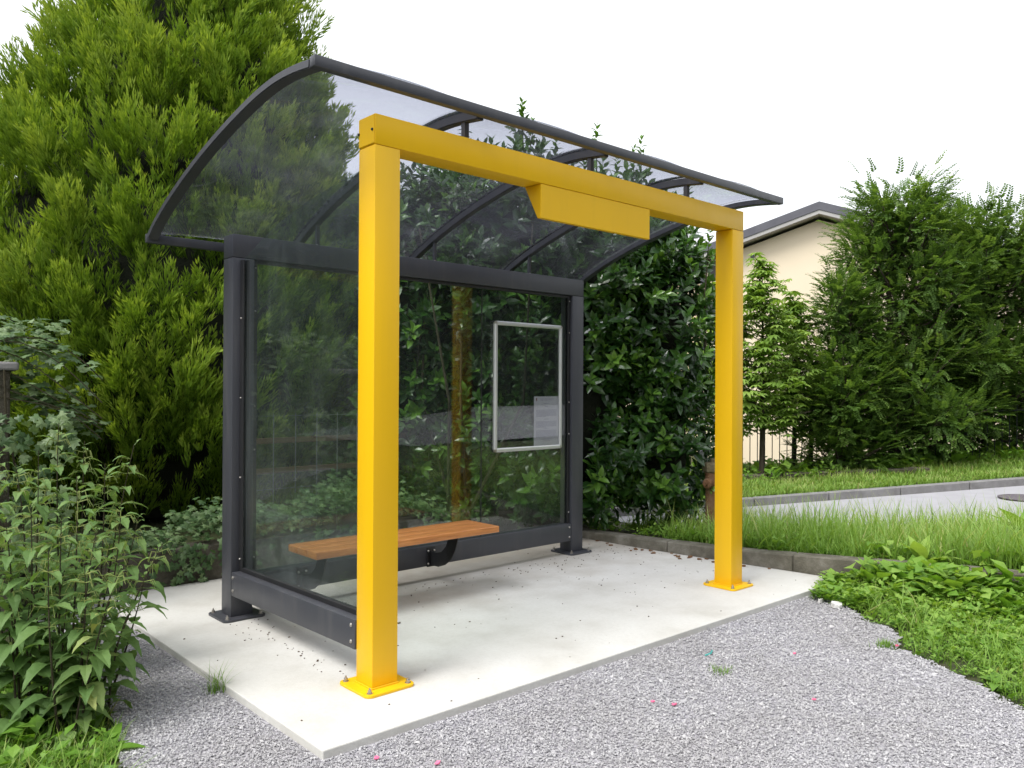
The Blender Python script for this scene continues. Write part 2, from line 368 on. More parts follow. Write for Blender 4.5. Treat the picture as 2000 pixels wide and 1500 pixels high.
# gravel lay-by
gp = [(-3.5, -6), (-1.6, -6), (5.0, -6), (3.4, -4.5), (2.3, -3.0), (2.02, -1.9), (2.19, -1.64), (2.35, -1.40), (2.42, -1.22), (2.75, -1.05), (2.85, -.80), (3.16, -.53), (3.60, -.40), (3.60, 2.47),
      (-.75, 2.47), (-.8, 1.9), (-.72, 1.3), (-.86, .8), (-.92, .35), (-.97, .15), (-1.1, -.2), (-1.45, -1.3), (-3.5, -2.2)]
def jit(poly, amp=.05, step=.08):
    out = []
    for (x0, y0), (x1, y1) in zip(poly, poly[1:] + poly[:1]):
        n = max(1, int(math.hypot(x1 - x0, y1 - y0) / step))
        for k in range(n):
            t = k / n; out.append((x0 + (x1 - x0) * t + random.uniform(-amp, amp), y0 + (y1 - y0) * t + random.uniform(-amp, amp)))
    return out
def sheet(name, poly, z, mat, kind='structure', thick=.0):
    bm = bmesh.new(); vs = [bm.verts.new((x, y, z)) for x, y in poly]; f = bm.faces.new(vs)
    bmesh.ops.triangulate(bm, faces=[f]); me = bpy.data.meshes.new(name); bm.to_mesh(me); bm.free()
    o = link(name, me, mat); return tag(o, kind=kind)
gs = .045; gxs = np.arange(-3.5, 5.2, gs); gys = np.arange(-6, 2.5, gs)
GX, GY = np.meshgrid(gxs, gys)
def inpoly(x, y, poly):
    r = np.zeros(len(x), bool); n = len(poly)
    for i in range(n):
        x0, y0 = poly[i]; x1, y1 = poly[(i + 1) % n]
        c = ((y0 > y) != (y1 > y)) & (x < (x1 - x0) * (y - y0) / (y1 - y0 + 1e-12) + x0); r ^= c
    return r
cx_, cy_ = (GX[:-1, :-1] + gs / 2).ravel(), (GY[:-1, :-1] + gs / 2).ravel()
ok = inpoly(cx_ + RNG.uniform(-.03, .03, len(cx_)), cy_ + RNG.uniform(-.03, .03, len(cx_)), gp)
i, j = np.meshgrid(np.arange(len(gxs) - 1), np.arange(len(gys) - 1)); a = (j * len(gxs) + i).ravel()[ok]
V = np.stack([GX, GY, np.full(GX.shape, -.034)], -1).reshape(-1, 3); F = np.stack([a, a + 1, a + 1 + len(gxs), a + len(gxs)], 1)
us, inv = np.unique(F, return_inverse=True); tag(npmesh('gravel_ground', V[us], inv.reshape(F.shape), GRAV), kind='structure')
SLAB = (-.435, 3.35, -.36, 2.43)
# loose stones
N = 330000
u = RNG.random(N); D = 1.75 + 4.2 * u ** 1.5; L = (RNG.random(N) * 2 - 1) * .70 * D
px, py = CAM[0] + .7425 * L + .6698 * D, CAM[1] - .6698 * L + .7425 * D
ok = inpoly(px, py, gp) & ~((px > SLAB[0] - .01) & (px < SLAB[1] + .01) & (py > SLAB[2] - .01) & (py < SLAB[3]))
px, py, D = px[ok][:150000], py[ok][:150000], D[ok][:150000]
tv = np.array([(1, 0, 0), (-.3, .9, .05), (-.8, -.45, -.05), (.25, -.85, .1), (.1, .1, .75), (-.1, 0, -.8)], float)
tf = np.array([(0, 1, 4), (1, 2, 4), (2, 3, 4), (3, 0, 4), (1, 0, 5), (2, 1, 5), (3, 2, 5), (0, 3, 5)])
n = len(px); S = np.stack([RNG.uniform(.003, .0085, n), RNG.uniform(.0025, .006, n), RNG.uniform(.002, .0045, n)], 1) * (0.72 + .10 * D[:, None])
big = RNG.random(n) < .02; S[big] *= RNG.uniform(1.4, 2.4, (int(big.sum()), 1))
T = np.stack([px, py, -.031 + RNG.random(n) * .004], 1)
V, F, _ = instance(tv, tf, frames(RNG.normal(size=(n, 3)) * (.5, .5, 1) + (0, 0, .6)), T, S)
tag(npmesh('gravel', V, F, GSTONE), 'loose grey crushed stone spread over the lay-by in front of the shelter', 'gravel', kind='stuff')
# soft slope of silt is left out; slab
b = MB(); b.prism([(-.435, -.36), (3.34, -.36), (3.56, -.30), (3.525, .0), (3.475, .345), (3.37, 1.19), (3.34, 1.9), (3.31, 2.46), (-.435, 2.46)], 2, -.12, 0, .005)
tag(b.build('pavement', CONC), kind='structure')

# side road beyond the verge, following the hill, with its far kerb
def strip(name, D0, D1, L0, L1, dz0, dz1, mat, nl=80, nd=6, kind='structure', D1b=None):
    V = []; 
    for a in range(nl + 1):
        L = L0 + (L1 - L0) * a / nl
        off = D0 if not callable(D0) else D0(L); off1 = D1 if not callable(D1) else D1(L)
        for c in range(nd + 1):
            D = off + (off1 - off) * c / nd; x, y = LDxy(L, D)
            V.append((x, y, float(zfar(x, y)) + dz0 + (dz1 - dz0) * c / nd))
    F = [(a * (nd + 1) + c, (a + 1) * (nd + 1) + c, (a + 1) * (nd + 1) + c + 1, a * (nd + 1) + c + 1) for a in range(nl) for c in range(nd)]
    return tag(npmesh(name, V, F, mat, smooth=True), kind=kind)
def farD(L): return 10.0 + .8 * (L - 2.87) / 3.94
strip('road', lambda L: 7.75, farD, -3, 26, .012, .016, ASPH)
def ribbon(mb, pts, w, h0, h1, nrm):      # kerb-like bar along a path, pts (x,y,z), w sideways
    t = bmesh.new(); rings = []
    for i, p in enumerate(pts):
        q = (np.array(p) + np.array(nrm) * w)
        rings.append([t.verts.new((p[0], p[1], p[2] + h0)), t.verts.new((q[0], q[1], p[2] + h0)), t.verts.new((q[0], q[1], p[2] + h1)), t.verts.new((p[0], p[1], p[2] + h1))])
    for A, B in zip(rings, rings[1:]):
        for i in range(4): t.faces.new((A[i], A[(i + 1) % 4], B[(i + 1) % 4], B[i]))
    t.faces.new(rings[0][::-1]); t.faces.new(rings[-1])
    bmesh.ops.recalc_face_normals(t, faces=list(t.faces))
    bmesh.ops.bevel(t, geom=[e for e in t.edges], offset=.008, segments=1, affect='EDGES')
    mb.add(t)
mb = MB(); L = -3.0
while L < 24:
    pts = []
    for q in (L + .006, L + .994):
        x, y = LDxy(q, farD(q)); pts.append((x, y, float(zfar(x, y))))
    ribbon(mb, pts, .13, -.1, .115, (.6698, .7425, 0)); L += 1.0
tag(mb.build('road_kerb', FARKERB), kind='structure')
# verge beyond the road
V = []; nl, nd = 60, 6
for a in range(nl + 1):
    L = -3 + 29 * a / nl
    for c in range(nd + 1):
        D = farD(L) + .12 + (3.4) * c / nd; x, y = LDxy(L, D); V.append((x, y, float(zfar(x, y)) + .10 + .07 * math.sin(min(c / nd, 1) * 1.5) * min(1, max(0, (L - 4) / 3))))
F = [(a * (nd + 1) + c, (a + 1) * (nd + 1) + c, (a + 1) * (nd + 1) + c + 1, a * (nd + 1) + c + 1) for a in range(nl) for c in range(nd)]
tag(npmesh('verge', V, F, SOIL, smooth=True), kind='structure')
def farverge_z(x, y):
    L, D = toLD(x, y); c = (D - farD(L) - .12) / 3.4
    return zfar(x, y) + .10 + .07 * np.sin(np.clip(c, 0, 1) * 1.5) * np.clip((L - 4) / 3, 0, 1)
# near kerb beside the slab
mb = MB(); yy = 3.0; 
while yy > -3.2:
    y1 = yy - .997
    pts = [(float(kx(q)), q, float(kt(q))) for q in np.linspace(yy, y1, 5)]
    ribbon(mb, pts, .14, -.3, 0, (.97, .22, 0)); yy -= 1.0
tag(mb.build('kerb', KERB), kind='structure')
# manhole cover
mc = at(2012, 965, 9.75); x, y = mc[0], mc[1]; mb = MB()
mb.lathe([(.34, -.004), (.34, .004), (.30, .008), (.30, .004), (.05, .004), (.05, .009)], (x, y, float(zfar(x, y)) + .018), 32)
tag(mb.build('manhole_cover', MANH, org=(x, y, float(zfar(x, y)))), 'dark round cast iron cover in the pale asphalt of the side road', 'manhole cover')

# main road behind the photographer (seen mirrored in the glass)
V = [(8.6, -9, -.02), (8.6, -14.5, -.01), (20, -9.5, .10), (20, -20.6, .45), (70, -10, .3), (70, -20.6, .9)]
tag(npmesh('main_road', V, [(0, 1, 3, 2), (2, 3, 5, 4)], MROAD), kind='structure')

# ------------------------------------------------------------------ the shelter
W = .131; H = 2.5; HB = .132; LN = 2.883; YB = 1.459; BD = .129; HD = 2.177; X0 = -.007; X1 = LN + .007
SH = thing('bus_shelter', 'glass bus shelter with yellow front frame, dark grey rear frame and curved smoked roof', 'bus shelter', (LN / 2, .7, 0))
def bolt(mb, c, axis='z', r=.011, h=.018, s=1):
    if axis == 'z': mb.lathe([(r * 1.5, 0), (r * 1.5, .003), (r, .003), (r, h * .6), (r * .45, h * .65), (r * .45, h)], c, 8)
    else: mb.lathe([(r * 1.1, 0), (r * 1.05, s * .003), (r * .7, s * .006), (r * .2, s * .0075)], c, 12, axis)
def plate(cx, cy, mat, par):
    t = MB(); h = .125; r = .03; pts = []
    for sx, sy, a0 in ((1, 1, 0), (-1, 1, 90), (-1, -1, 180), (1, -1, 270)):
        for k in range(5):
            a = R_(a0 + k * 22.5); pts.append((cx + sx * (h - r) + r * math.cos(a), cy + sy * (h - r) + r * math.sin(a)))
    t.prism(pts, 2, .0005, .013, .002); 
    t.build('base_plate', mat, par)
    for sx in (-1, 1):
        for sy in (-1, 1):
            b = MB(); bolt(b, (cx + sx * .098, cy + sy * .098, .013), r=.009, h=.024); b.build('bolt', STEEL, par, smooth=True)
for x0 in (0, LN - W):
    b = MB(); b.box(x0, x0 + W, 0, W, .013, H - HB - .0015, .004)
    pst = b.build('front_post', YEL, SH, smooth=True)
    # weld bead at the foot
    w = MB(); 
    for e in ((x0 - .005, x0 + W + .005, -.005, 0.0), (x0 - .005, x0 + W + .005, W, W + .005)): w.box(e[0], e[1], e[2], e[3], .013, .019, .002, 1)
    for e in ((x0 - .005, x0, 0.0, W), (x0 + W, x0 + W + .005, 0.0, W)): w.box(e[0], e[1], e[2], e[3], .013, .019, .002, 1)
    w.build('weld_bead', YEL, pst); plate(x0 + W / 2, W / 2, YEL, pst)
b = MB(); b.box(0, LN, 0, W, H - HB, H, .004); bm_ = b.build('front_beam', YEL, SH, smooth=True)
b = MB(); b.box(-.0035, -.0005, .004, W - .004, H - HB + .004, H - .004, .001, 1); cap = b.build('end_cap', YEL, bm_)
for y, z in ((.016, 2.432), (.125, 2.432)):
    b = MB(); bolt(b, (-.0036, y, z), 'x', .006, s=-1); b.build('screw', DARK, bm_, smooth=True)
b = MB(); b.prism([(.004, 2.19), (.004, H - HB - .001), (.126, H - HB - .001), (.030, 2.19)], 0, 1.0, 1.89, .003)
b.build('display_box', YEL, SH, smooth=False)
# rear posts
for x0 in (X0, X1 - BD):
    b = MB(); b.box(x0, x0 + BD, YB, YB + BD, .013, HD - .132, .004); pst = b.build('rear_post', ANT, SH, smooth=True)
    plate(x0 + BD / 2, YB + BD / 2, ANT, pst)
b = MB(); b.box(X0, X1, YB, YB + BD, HD - .130, HD, .004); b.build('top_rail', ANT, SH, smooth=True)
b = MB(); b.box(X0 + BD + .001, X1 - BD - .001, YB + .002, YB + .095, .103, .240, .005); br = b.build('bottom_rail', ANT, SH, smooth=True)
for x in (X0 + BD + .03, X1 - BD - .022):
    for z in (.135, .212):
        b = MB(); bolt(b, (x, YB + .002, z), 'y', .0075, s=-1); b.build('bolt', STEEL, br, smooth=True)
def tilt(x, y, z): return (x, y, z + (YB - y) * .013)
b = MB(); b.box(X0 + .001, X0 + .078, W + .004, YB - .001, .134, .268, .006, 2, fn=tilt); sr = b.build('side_rail', ANT, SH, smooth=True)
b = MB(); b.box(X0 + .046, X0 + .076, W + .006, YB - .003, .2675, .292, .002, 1, fn=tilt); b.build('glazing_channel', DARK, sr)
for y in (YB - .025, .165):
    for z in (.167, .240):
        b = MB(); bolt(b, (X0 + .001, y, z + (YB - y) * .013), 'x', .0085, s=-1); b.build('bolt', STEEL, sr, smooth=True)
# glazing of the rear wall: channels and three panes
for x0, x1 in ((X0 + BD + .001, X0 + BD + .028), (X1 - BD - .028, X1 - BD - .001)):
    b = MB(); b.box(x0, x1, YB + .022, YB + .030, .242, HD - .133, .001, 1); b.box(x0, x1, YB + .05, YB + .058, .242, HD - .133, .001, 1)
    gch = b.build('glazing_bar', DARK, SH)
    for z in (.33, .95, 1.2, 1.75, 2.0):
        s_ = MB(); bolt(s_, ((x0 + x1) / 2, YB + .022, z), 'y', .005, s=-1); s_.build('screw', STEEL, gch, smooth=True)
b = MB(); b.box(X0 + BD + .03, X1 - BD - .03, YB + .022, YB + .058, HD - .150, HD - .132, .001, 1); b.build('glazing_bar', DARK, SH)
gx = [X0 + BD + .012, .990, 1.857, X1 - BD - .012]
for a, c in zip(gx, gx[1:]):
    b = MB(); b.box(a + .003, c - .003, YB + .036, YB + .044, .243, HD - .151, 0)
    b.build('rear_pane', GLASS, SH)
for a in gx[1:3]:
    b = MB(); b.box(a - .0025, a + .0025, YB + .035, YB + .045, .243, HD - .151, 0); b.build('pane_seal', DARK, SH)
# side glazing follows the roof
SGT = [(1.43, 2.036), (1.196, 2.121), (.955, 2.191), (.70, 2.239), (.45, 2.272), (.20, 2.297), (.145, 2.300)]
b = MB(); b.prism([(1.43, .288)] + SGT + [(.145, .300)], 0, .048, .056); b.build('side_pane', SIDEGLASS, SH)
b = MB(); b.box(.036, .045, YB - .045, YB - .002, .29, 2.03, .001, 1); b.box(.060, .072, YB - .045, YB - .002, .29, 2.03, .001, 1)
gch = b.build('glazing_bar', DARK, SH)
for z in (.34, .8, 1.25, 1.7):
    s_ = MB(); bolt(s_, (.036, YB - .022, z), 'x', .005, s=-1); s_.build('screw', STEEL, gch, smooth=True)
# roof
PR = [(-.055, 2.624), (.09, 2.640), (.25, 2.645), (.43, 2.632), (.64, 2.598), (.865, 2.551), (1.09, 2.495), (1.32, 2.425), (1.55, 2.342), (1.74, 2.258), (1.862, 2.186)]
from mathutils import geometry
def crv(t):      # smooth profile through PR
    n = len(PR) - 1; k = min(int(t * n), n - 1); u = t * n - k
    P = [Vector(PR[max(0, min(n, k + q))]) for q in (-1, 0, 1, 2)]
    return .5 * ((2 * P[1]) + (-P[0] + P[2]) * u + (2 * P[0] - 5 * P[1] + 4 * P[2] - P[3]) * u * u + (-P[0] + 3 * P[1] - 3 * P[2] + P[3]) * u ** 3)
NP = 40
prof = [crv(k / NP) for k in range(NP + 1)]
nrmv = []
for k in range(NP + 1):
    d = (prof[min(k + 1, NP)] - prof[max(k - 1, 0)]).normalized(); nrmv.append(Vector((-d.y, d.x)) if d.x > 0 else Vector((d.y, -d.x)))
def ribm(xc, w, h, k0=0, k1=NP):
    t = MB(); up = [(prof[k].x, prof[k].y) for k in range(k0, k1 + 1)]; dn = [(prof[k].x - nrmv[k].x * h, prof[k].y - nrmv[k].y * h) for k in range(k1, k0 - 1, -1)]
    bm = bmesh.new(); rows = []
    for k in range(k0, k1 + 1):
        p, q = prof[k], nrmv[k]
        lo = (p.x - q.x * h, p.y - q.y * h)
        rows.append([bm.verts.new(v) for v in ((xc - w / 2, p.x, p.y), (xc + w / 2, p.x, p.y), (xc + w / 2, *lo), (xc - w / 2, *lo))])
    for A, B in zip(rows, rows[1:]):
        for i in range(4): bm.faces.new((A[i], A[(i + 1) % 4], B[(i + 1) % 4], B[i]))
    bm.faces.new(rows[0][::-1]); bm.faces.new(rows[-1]); bmesh.ops.recalc_face_normals(bm, faces=list(bm.faces))
    es = [e for e in bm.edges if abs((e.verts[0].co - e.verts[1].co).normalized().x) < .5]
    bmesh.ops.bevel(bm, geom=es, offset=.004, segments=2, affect='EDGES')
    t.add(bm); return t
RX = [1.441 + k * .8925 for k in (-2, -1, 0, 1, 2)]
RX[0] += .03; RX[4] -= .03
for i, x in enumerate(RX):
    end = i in (0, 4)
    ribm(x, .058 if end else .042, .036 if end else .045).build('roof_rib', ANT, SH, smooth=True)
xa, xb = RX[0] - .029, RX[4] + .029
b = MB(); b.box(xa, xb, -.098, -.056, 2.585, 2.632, .005); b.build('front_edge_beam', ANT, SH, smooth=True)
p = prof[-1]; b = MB(); b.box(xa, xb, p.x + .001, p.x + .034, p.y - .048, p.y + .004, .005); b.build('rear_edge_beam', ANT, SH, smooth=True)
for i in range(4):
    a, c = RX[i] + (.012 if i else 0), RX[i + 1] - .012
    V = []; nu = 16
    for layer in (0.003, .0085):
        for k in range(NP + 1):
            for j in range(nu + 1):
                u = j / nu; bz = .024 * math.sin(math.pi * u) ** 1.0
                V.append((a + (c - a) * u, prof[k].x + nrmv[k].x * (layer + bz), prof[k].y + nrmv[k].y * (layer + bz)))
    F = []; st = (NP + 1) * (nu + 1)
    for k in range(NP):
        for j in range(nu):
            q = k * (nu + 1) + j
            F.append((q, q + nu + 1, q + nu + 2, q + 1)); F.append((st + q, st + q + 1, st + q + nu + 2, st + q + nu + 1))
    for j in range(nu):
        for k in (0, NP):
            q = k * (nu + 1) + j; F.append((q, q + 1, q + 1 + st, q + st))
    for k in range(NP):
        for j in (0, nu):
            q = k * (nu + 1) + j; F.append((q, q + nu + 1, q + nu + 1 + st, q + st))
    npmesh('roof_sheet', V, F, POLY, SH, smooth=True)
# cover strips on top of ribs
for i, x in enumerate(RX[1:4]):
    t = MB(); bm = bmesh.new(); rows = []
    for k in range(NP + 1):
        p, q = prof[k], nrmv[k]
        rows.append([bm.verts.new(v) for v in ((x - .02, p.x + q.x * .011, p.y + q.y * .011), (x + .02, p.x + q.x * .011, p.y + q.y * .011), (x + .02, p.x + q.x * .015, p.y + q.y * .015), (x - .02, p.x + q.x * .015, p.y + q.y * .015))])
    for A, B in zip(rows, rows[1:]):
        for j in range(4): bm.faces.new((A[j], A[(j + 1) % 4], B[(j + 1) % 4], B[j]))
    bm.faces.new(rows[0][::-1]); bm.faces.new(rows[-1]); bmesh.ops.recalc_face_normals(bm, faces=list(bm.faces)); t.add(bm)
    t.build('cover_strip', ANT, SH)
# struts carrying the ribs
def zr(y):
    for k in range(NP):
        if prof[k].x <= y <= prof[k + 1].x:
            t = (y - prof[k].x) / (prof[k + 1].x - prof[k].x); return prof[k].y + (prof[k + 1].y - prof[k].y) * t
for x in RX[1:4]:
    b = MB(); b.box(x - .014, x + .014, W / 2 - .014, W / 2 + .014, H + .001, zr(W / 2) - .044, .002); b.build('strut', ANT, SH)
    b = MB(); b.box(x - .010, x + .010, 1.50, 1.52, HD + .001, zr(1.52) - .043, .002); st = b.build('strut', ANT, SH)
    s_ = MB(); bolt(s_, (x - .02, YB + .02, HD), r=.005, h=.008); s_.build('screw', STEEL, st)
# bench fixed to the rear bottom rail
BZ = .42
bench = bpy.data.objects.new('bench', None); COL.objects.link(bench); bench.parent = SH; ORG['bench'] = ORG[SH.name]
for k in range(3):
    y0 = .955 + k * .108
    b = MB(); b.box(.25, 1.56, y0, y0 + .1065, BZ - .040, BZ, .004, 3); b.build('seat_plank', WOOD, bench, smooth=True)
for x in (.43, 1.385):
    arm = [(YB - .006, .205), (YB - .006, .110), (1.37, .112), (1.30, .135), (1.235, .18), (1.19, .25), (1.165, .32), (1.155, .379), (1.25, .379), (1.262, .32), (1.29, .26), (1.34, .215), (1.40, .203)]
    b = MB(); b.prism(arm, 0, x - .004, x + .004, .001)
    b.box(x - .035, x + .035, YB - .006, YB + .001, .100, .232, .002, 1); b.box(x - .03, x + .03, 1.0, 1.25, BZ - .0455, BZ - .0405, .001, 1)
    ar = b.build('seat_bracket', DARK, bench)
    for z in (.122, .208):
        for dx in (-.025, .025):
            s_ = MB(); bolt(s_, (x + dx, YB - .006, z), 'y', .007, s=-1); o = s_.build('bolt', STEEL, bench, smooth=True)

# ------------------------------------------------------------------ poster frame and notice
PF = thing('poster_frame', 'empty upright aluminium snap frame fixed on the right pane of the shelter', 'poster frame', (2.31, YB + .03, 1.32))
px0, px1, pz0, pz1, yf, yk = 1.962, 2.664, .840, 1.802, YB + .012, YB + .034
wf = .030
def frail(pts, axis, a, c):
    b = MB(); b.prism(pts, axis, a, c, .0015); return b
r0, r1 = .018, .018
for z0, z1 in ((pz0, pz0 + wf), (pz1 - wf, pz1)):
    b = MB(); b.prism([(yf + .006, z0), (yf, z0 + .008), (yf, z1 - .008), (yf + .006, z1), (yk, z1), (yk, z0)], 0, px0 + wf * .75, px1 - wf * .75); b.build('frame_rail', ALU, PF)
for x0, x1 in ((px0, px0 + wf), (px1 - wf, px1)):
    b = MB(); b.prism([(x0, yf + .006), (x0 + .008, yf), (x1 - .008, yf), (x1, yf + .006), (x1, yk), (x0, yk)], 2, pz0 + wf * .75, pz1 - wf * .75); b.build('frame_rail', ALU, PF)
for sx, x in ((-1, px0 + wf * .74), (1, px1 - wf * .74)):
    for sz, z in ((-1, pz0 + wf * .74), (1, pz1 - wf * .74)):
        pts = [(x, z)] + [(x + sx * wf * .74 * math.cos(R_(a)), z + sz * wf * .74 * math.sin(R_(a))) for a in range(0, 91, 15)]
        b = MB(); b.prism(pts, 1, yf + .002, yk - .001); b.build('corner_piece', ANT if False else STEEL, PF)
b = MB(); b.box(px0 + .026, px1 - .026, YB + .0225, YB + .024, pz0 + .026, pz1 - .026); b.build('clear_cover', ACRYL, PF)
b = MB(); b.box(2.368, 2.634, YB + .0255, YB + .0262, .866, 1.247)
NO = tag(b.build('paper_notice', PAPER, org=(2.50, YB + .026, .866)), 'white printed notice sheet in the lower right corner of the snap frame', 'notice')
b = MB(); q = random.Random(3)
def words(z, x0, x1, h=.0036, cent=False):
    if cent:
        m = (x0 + x1) / 2; 
    x = x0
    while x < x1 - .004:
        w_ = min(q.uniform(.007, .024), x1 - x); b.box(x, x + w_, YB + .0246, YB + .0254, z - h / 2, z + h / 2); x += w_ + .0035
def blk(nm='text_block'):
    global b
    b.build(nm, INK, NO); b = MB()
NOB = []
for z in (1.228, 1.219): words(z, 2.43, 2.58, .003)
blk('heading')
words(1.192, 2.475, 2.53); words(1.168, 2.485, 2.52, .005); blk('heading')
for z0, n_ in ((1.143, 8), (1.054, 7), (.985, 8)):
    for k in range(n_): words(z0 - k * .0072, 2.392, 2.612 if k < n_ - 1 else 2.50)
    blk()
words(1.072, 2.475, 2.53); blk('heading'); words(1.001, 2.475, 2.53); blk('heading')
words(.917, 2.45, 2.56); words(.905, 2.46, 2.54)
blk()
b = MB(); b.prism([(2.388, 1.226), (2.391, 1.236), (2.398, 1.238), (2.402, 1.230), (2.399, 1.214), (2.393, 1.210)], 1, YB + .0246, YB + .0254); b.build('emblem', LOGO, NO)

# ------------------------------------------------------------------ templates for foliage
def kite(base, tip, wdir, w, mid=.45, n=None):
    base, tip, wdir = np.array(base, float), np.array(tip, float), np.array(wdir, float)
    m = base + (tip - base) * mid
    if n is not None: m = m + np.array(n) 
    return [base, m + wdir * w, tip, m - wdir * w]
def tuft_template(rng, n=30):
    V = []; F = []; T = []
    for k in range(n):
        h = rng.uniform(0, .78) ** .9; a = rng.uniform(0, 6.283); r = .17 * (1 - h) ** .6 * math.sin(min(1, (h + .25) * 1.6) * 1.57) * rng.uniform(.4, 1.1)
        o = np.array([r * math.cos(a), .55 * r * math.sin(a), h]); tl = rng.uniform(.15, .5)
        d = np.array([math.cos(a) * tl, .6 * math.sin(a) * tl, 1.]); d /= np.linalg.norm(d)
        ln = rng.uniform(.20, .36) * (1 if h < .6 else .8); wdir = np.cross(d, rng.normal(size=3)); wdir /= np.linalg.norm(wdir)
        q = kite(o, o + d * ln, wdir, rng.uniform(.017, .034), .4); b = len(V); V += q
        F += [(b, b + 1, b + 2), (b, b + 2, b + 3)]
        t0 = .25 * h; T += [t0 - .10, t0 + .02, t0 + .22, t0 + .02]
    return np.array(V), np.array(F), np.array(T)
def leaf_template(nseg=3, width=.18, fold=.25, droop=.25, pinch=.9):
    """one leaf along +z (length 1), width along x, face normal +y; returns tris"""
    V = []; F = []; 
    for k in range(nseg + 1):
        t = k / nseg; w = width * math.sin(math.pi * min(1, (t * .94 + .06)) ** pinch) if k < nseg else 0
        if k == 0: w = .02
        y = -droop * t * t; z = t
        V += [(-w, y + fold * w, z), (0, y, z), (w, y + fold * w, z)] if k < nseg else [(0, y, z)]
    for k in range(nseg - 1):
        a, b = 3 * k, 3 * k + 3
        F += [(a, a + 1, b + 1), (a, b + 1, b), (a + 1, a + 2, b + 2), (a + 1, b + 2, b + 1)]
    a = 3 * (nseg - 1); F += [(a, a + 1, a + 3), (a + 1, a + 2, a + 3)]
    return np.array(V), np.array(F)
def compose(lv, lf, poses, base_t=None):
    """several leaves in one template: poses = [(R, T, s, tint)]"""
    V = []; F = []; T = []; n = 0
    for R, t, s, ti in poses:
        V.append((np.array(R) @ (lv * s).T).T + np.array(t)); F.append(lf + n); T.append(np.full(len(lv), ti)); n += len(lv)
    return np.concatenate(V), np.concatenate(F), np.concatenate(T)
def rot_to(d, up):
    d = np.array(d, float); d /= np.linalg.norm(d); x = np.cross(np.array(up, float), d)
    if np.linalg.norm(x) < 1e-4: x = np.array([1., 0, 0])
    x /= np.linalg.norm(x); y = np.cross(d, x); return np.stack([x, y, d], 1)
def stemstrip(p0, p1, w):
    d = np.array(p1) - np.array(p0); a = np.cross(d, (.3, .8, .1)); a = a / np.linalg.norm(a) * w; c = np.cross(d, a); c = c / np.linalg.norm(c) * w
    V = np.array([p0 + a, p0 - .5 * a + c, p0 - .5 * a - c, p1 + a * .6, p1 + (-.5 * a + c) * .6, p1 + (-.5 * a - c) * .6])
    F = np.array([(0, 1, 4), (0, 4, 3), (1, 2, 5), (1, 5, 4), (2, 0, 3), (2, 3, 5)]); return V, F
def hull(name, cen, rad, mat, par, seed=1, sub=4, rough=.18, fr=2.2, prof_=None):
    rng = np.random.default_rng(seed)
    bm = bmesh.new(); bmesh.ops.create_icosphere(bm, subdivisions=sub, radius=1)
    ph = rng.uniform(0, 6, (6, 3)); dr = rng.normal(size=(6, 3)) * fr
    for v in bm.verts:
        c = np.array(v.co); s = sum(math.sin(float(dr[i] @ c) + ph[i][0]) for i in range(6)) / 6
        c = c * (1 + rough * s) * np.array(rad); 
        v.co = Vector(c + np.array(cen))
    me = bpy.data.meshes.new(name); bm.to_mesh(me); bm.free(); return link(name, me, mat, par)

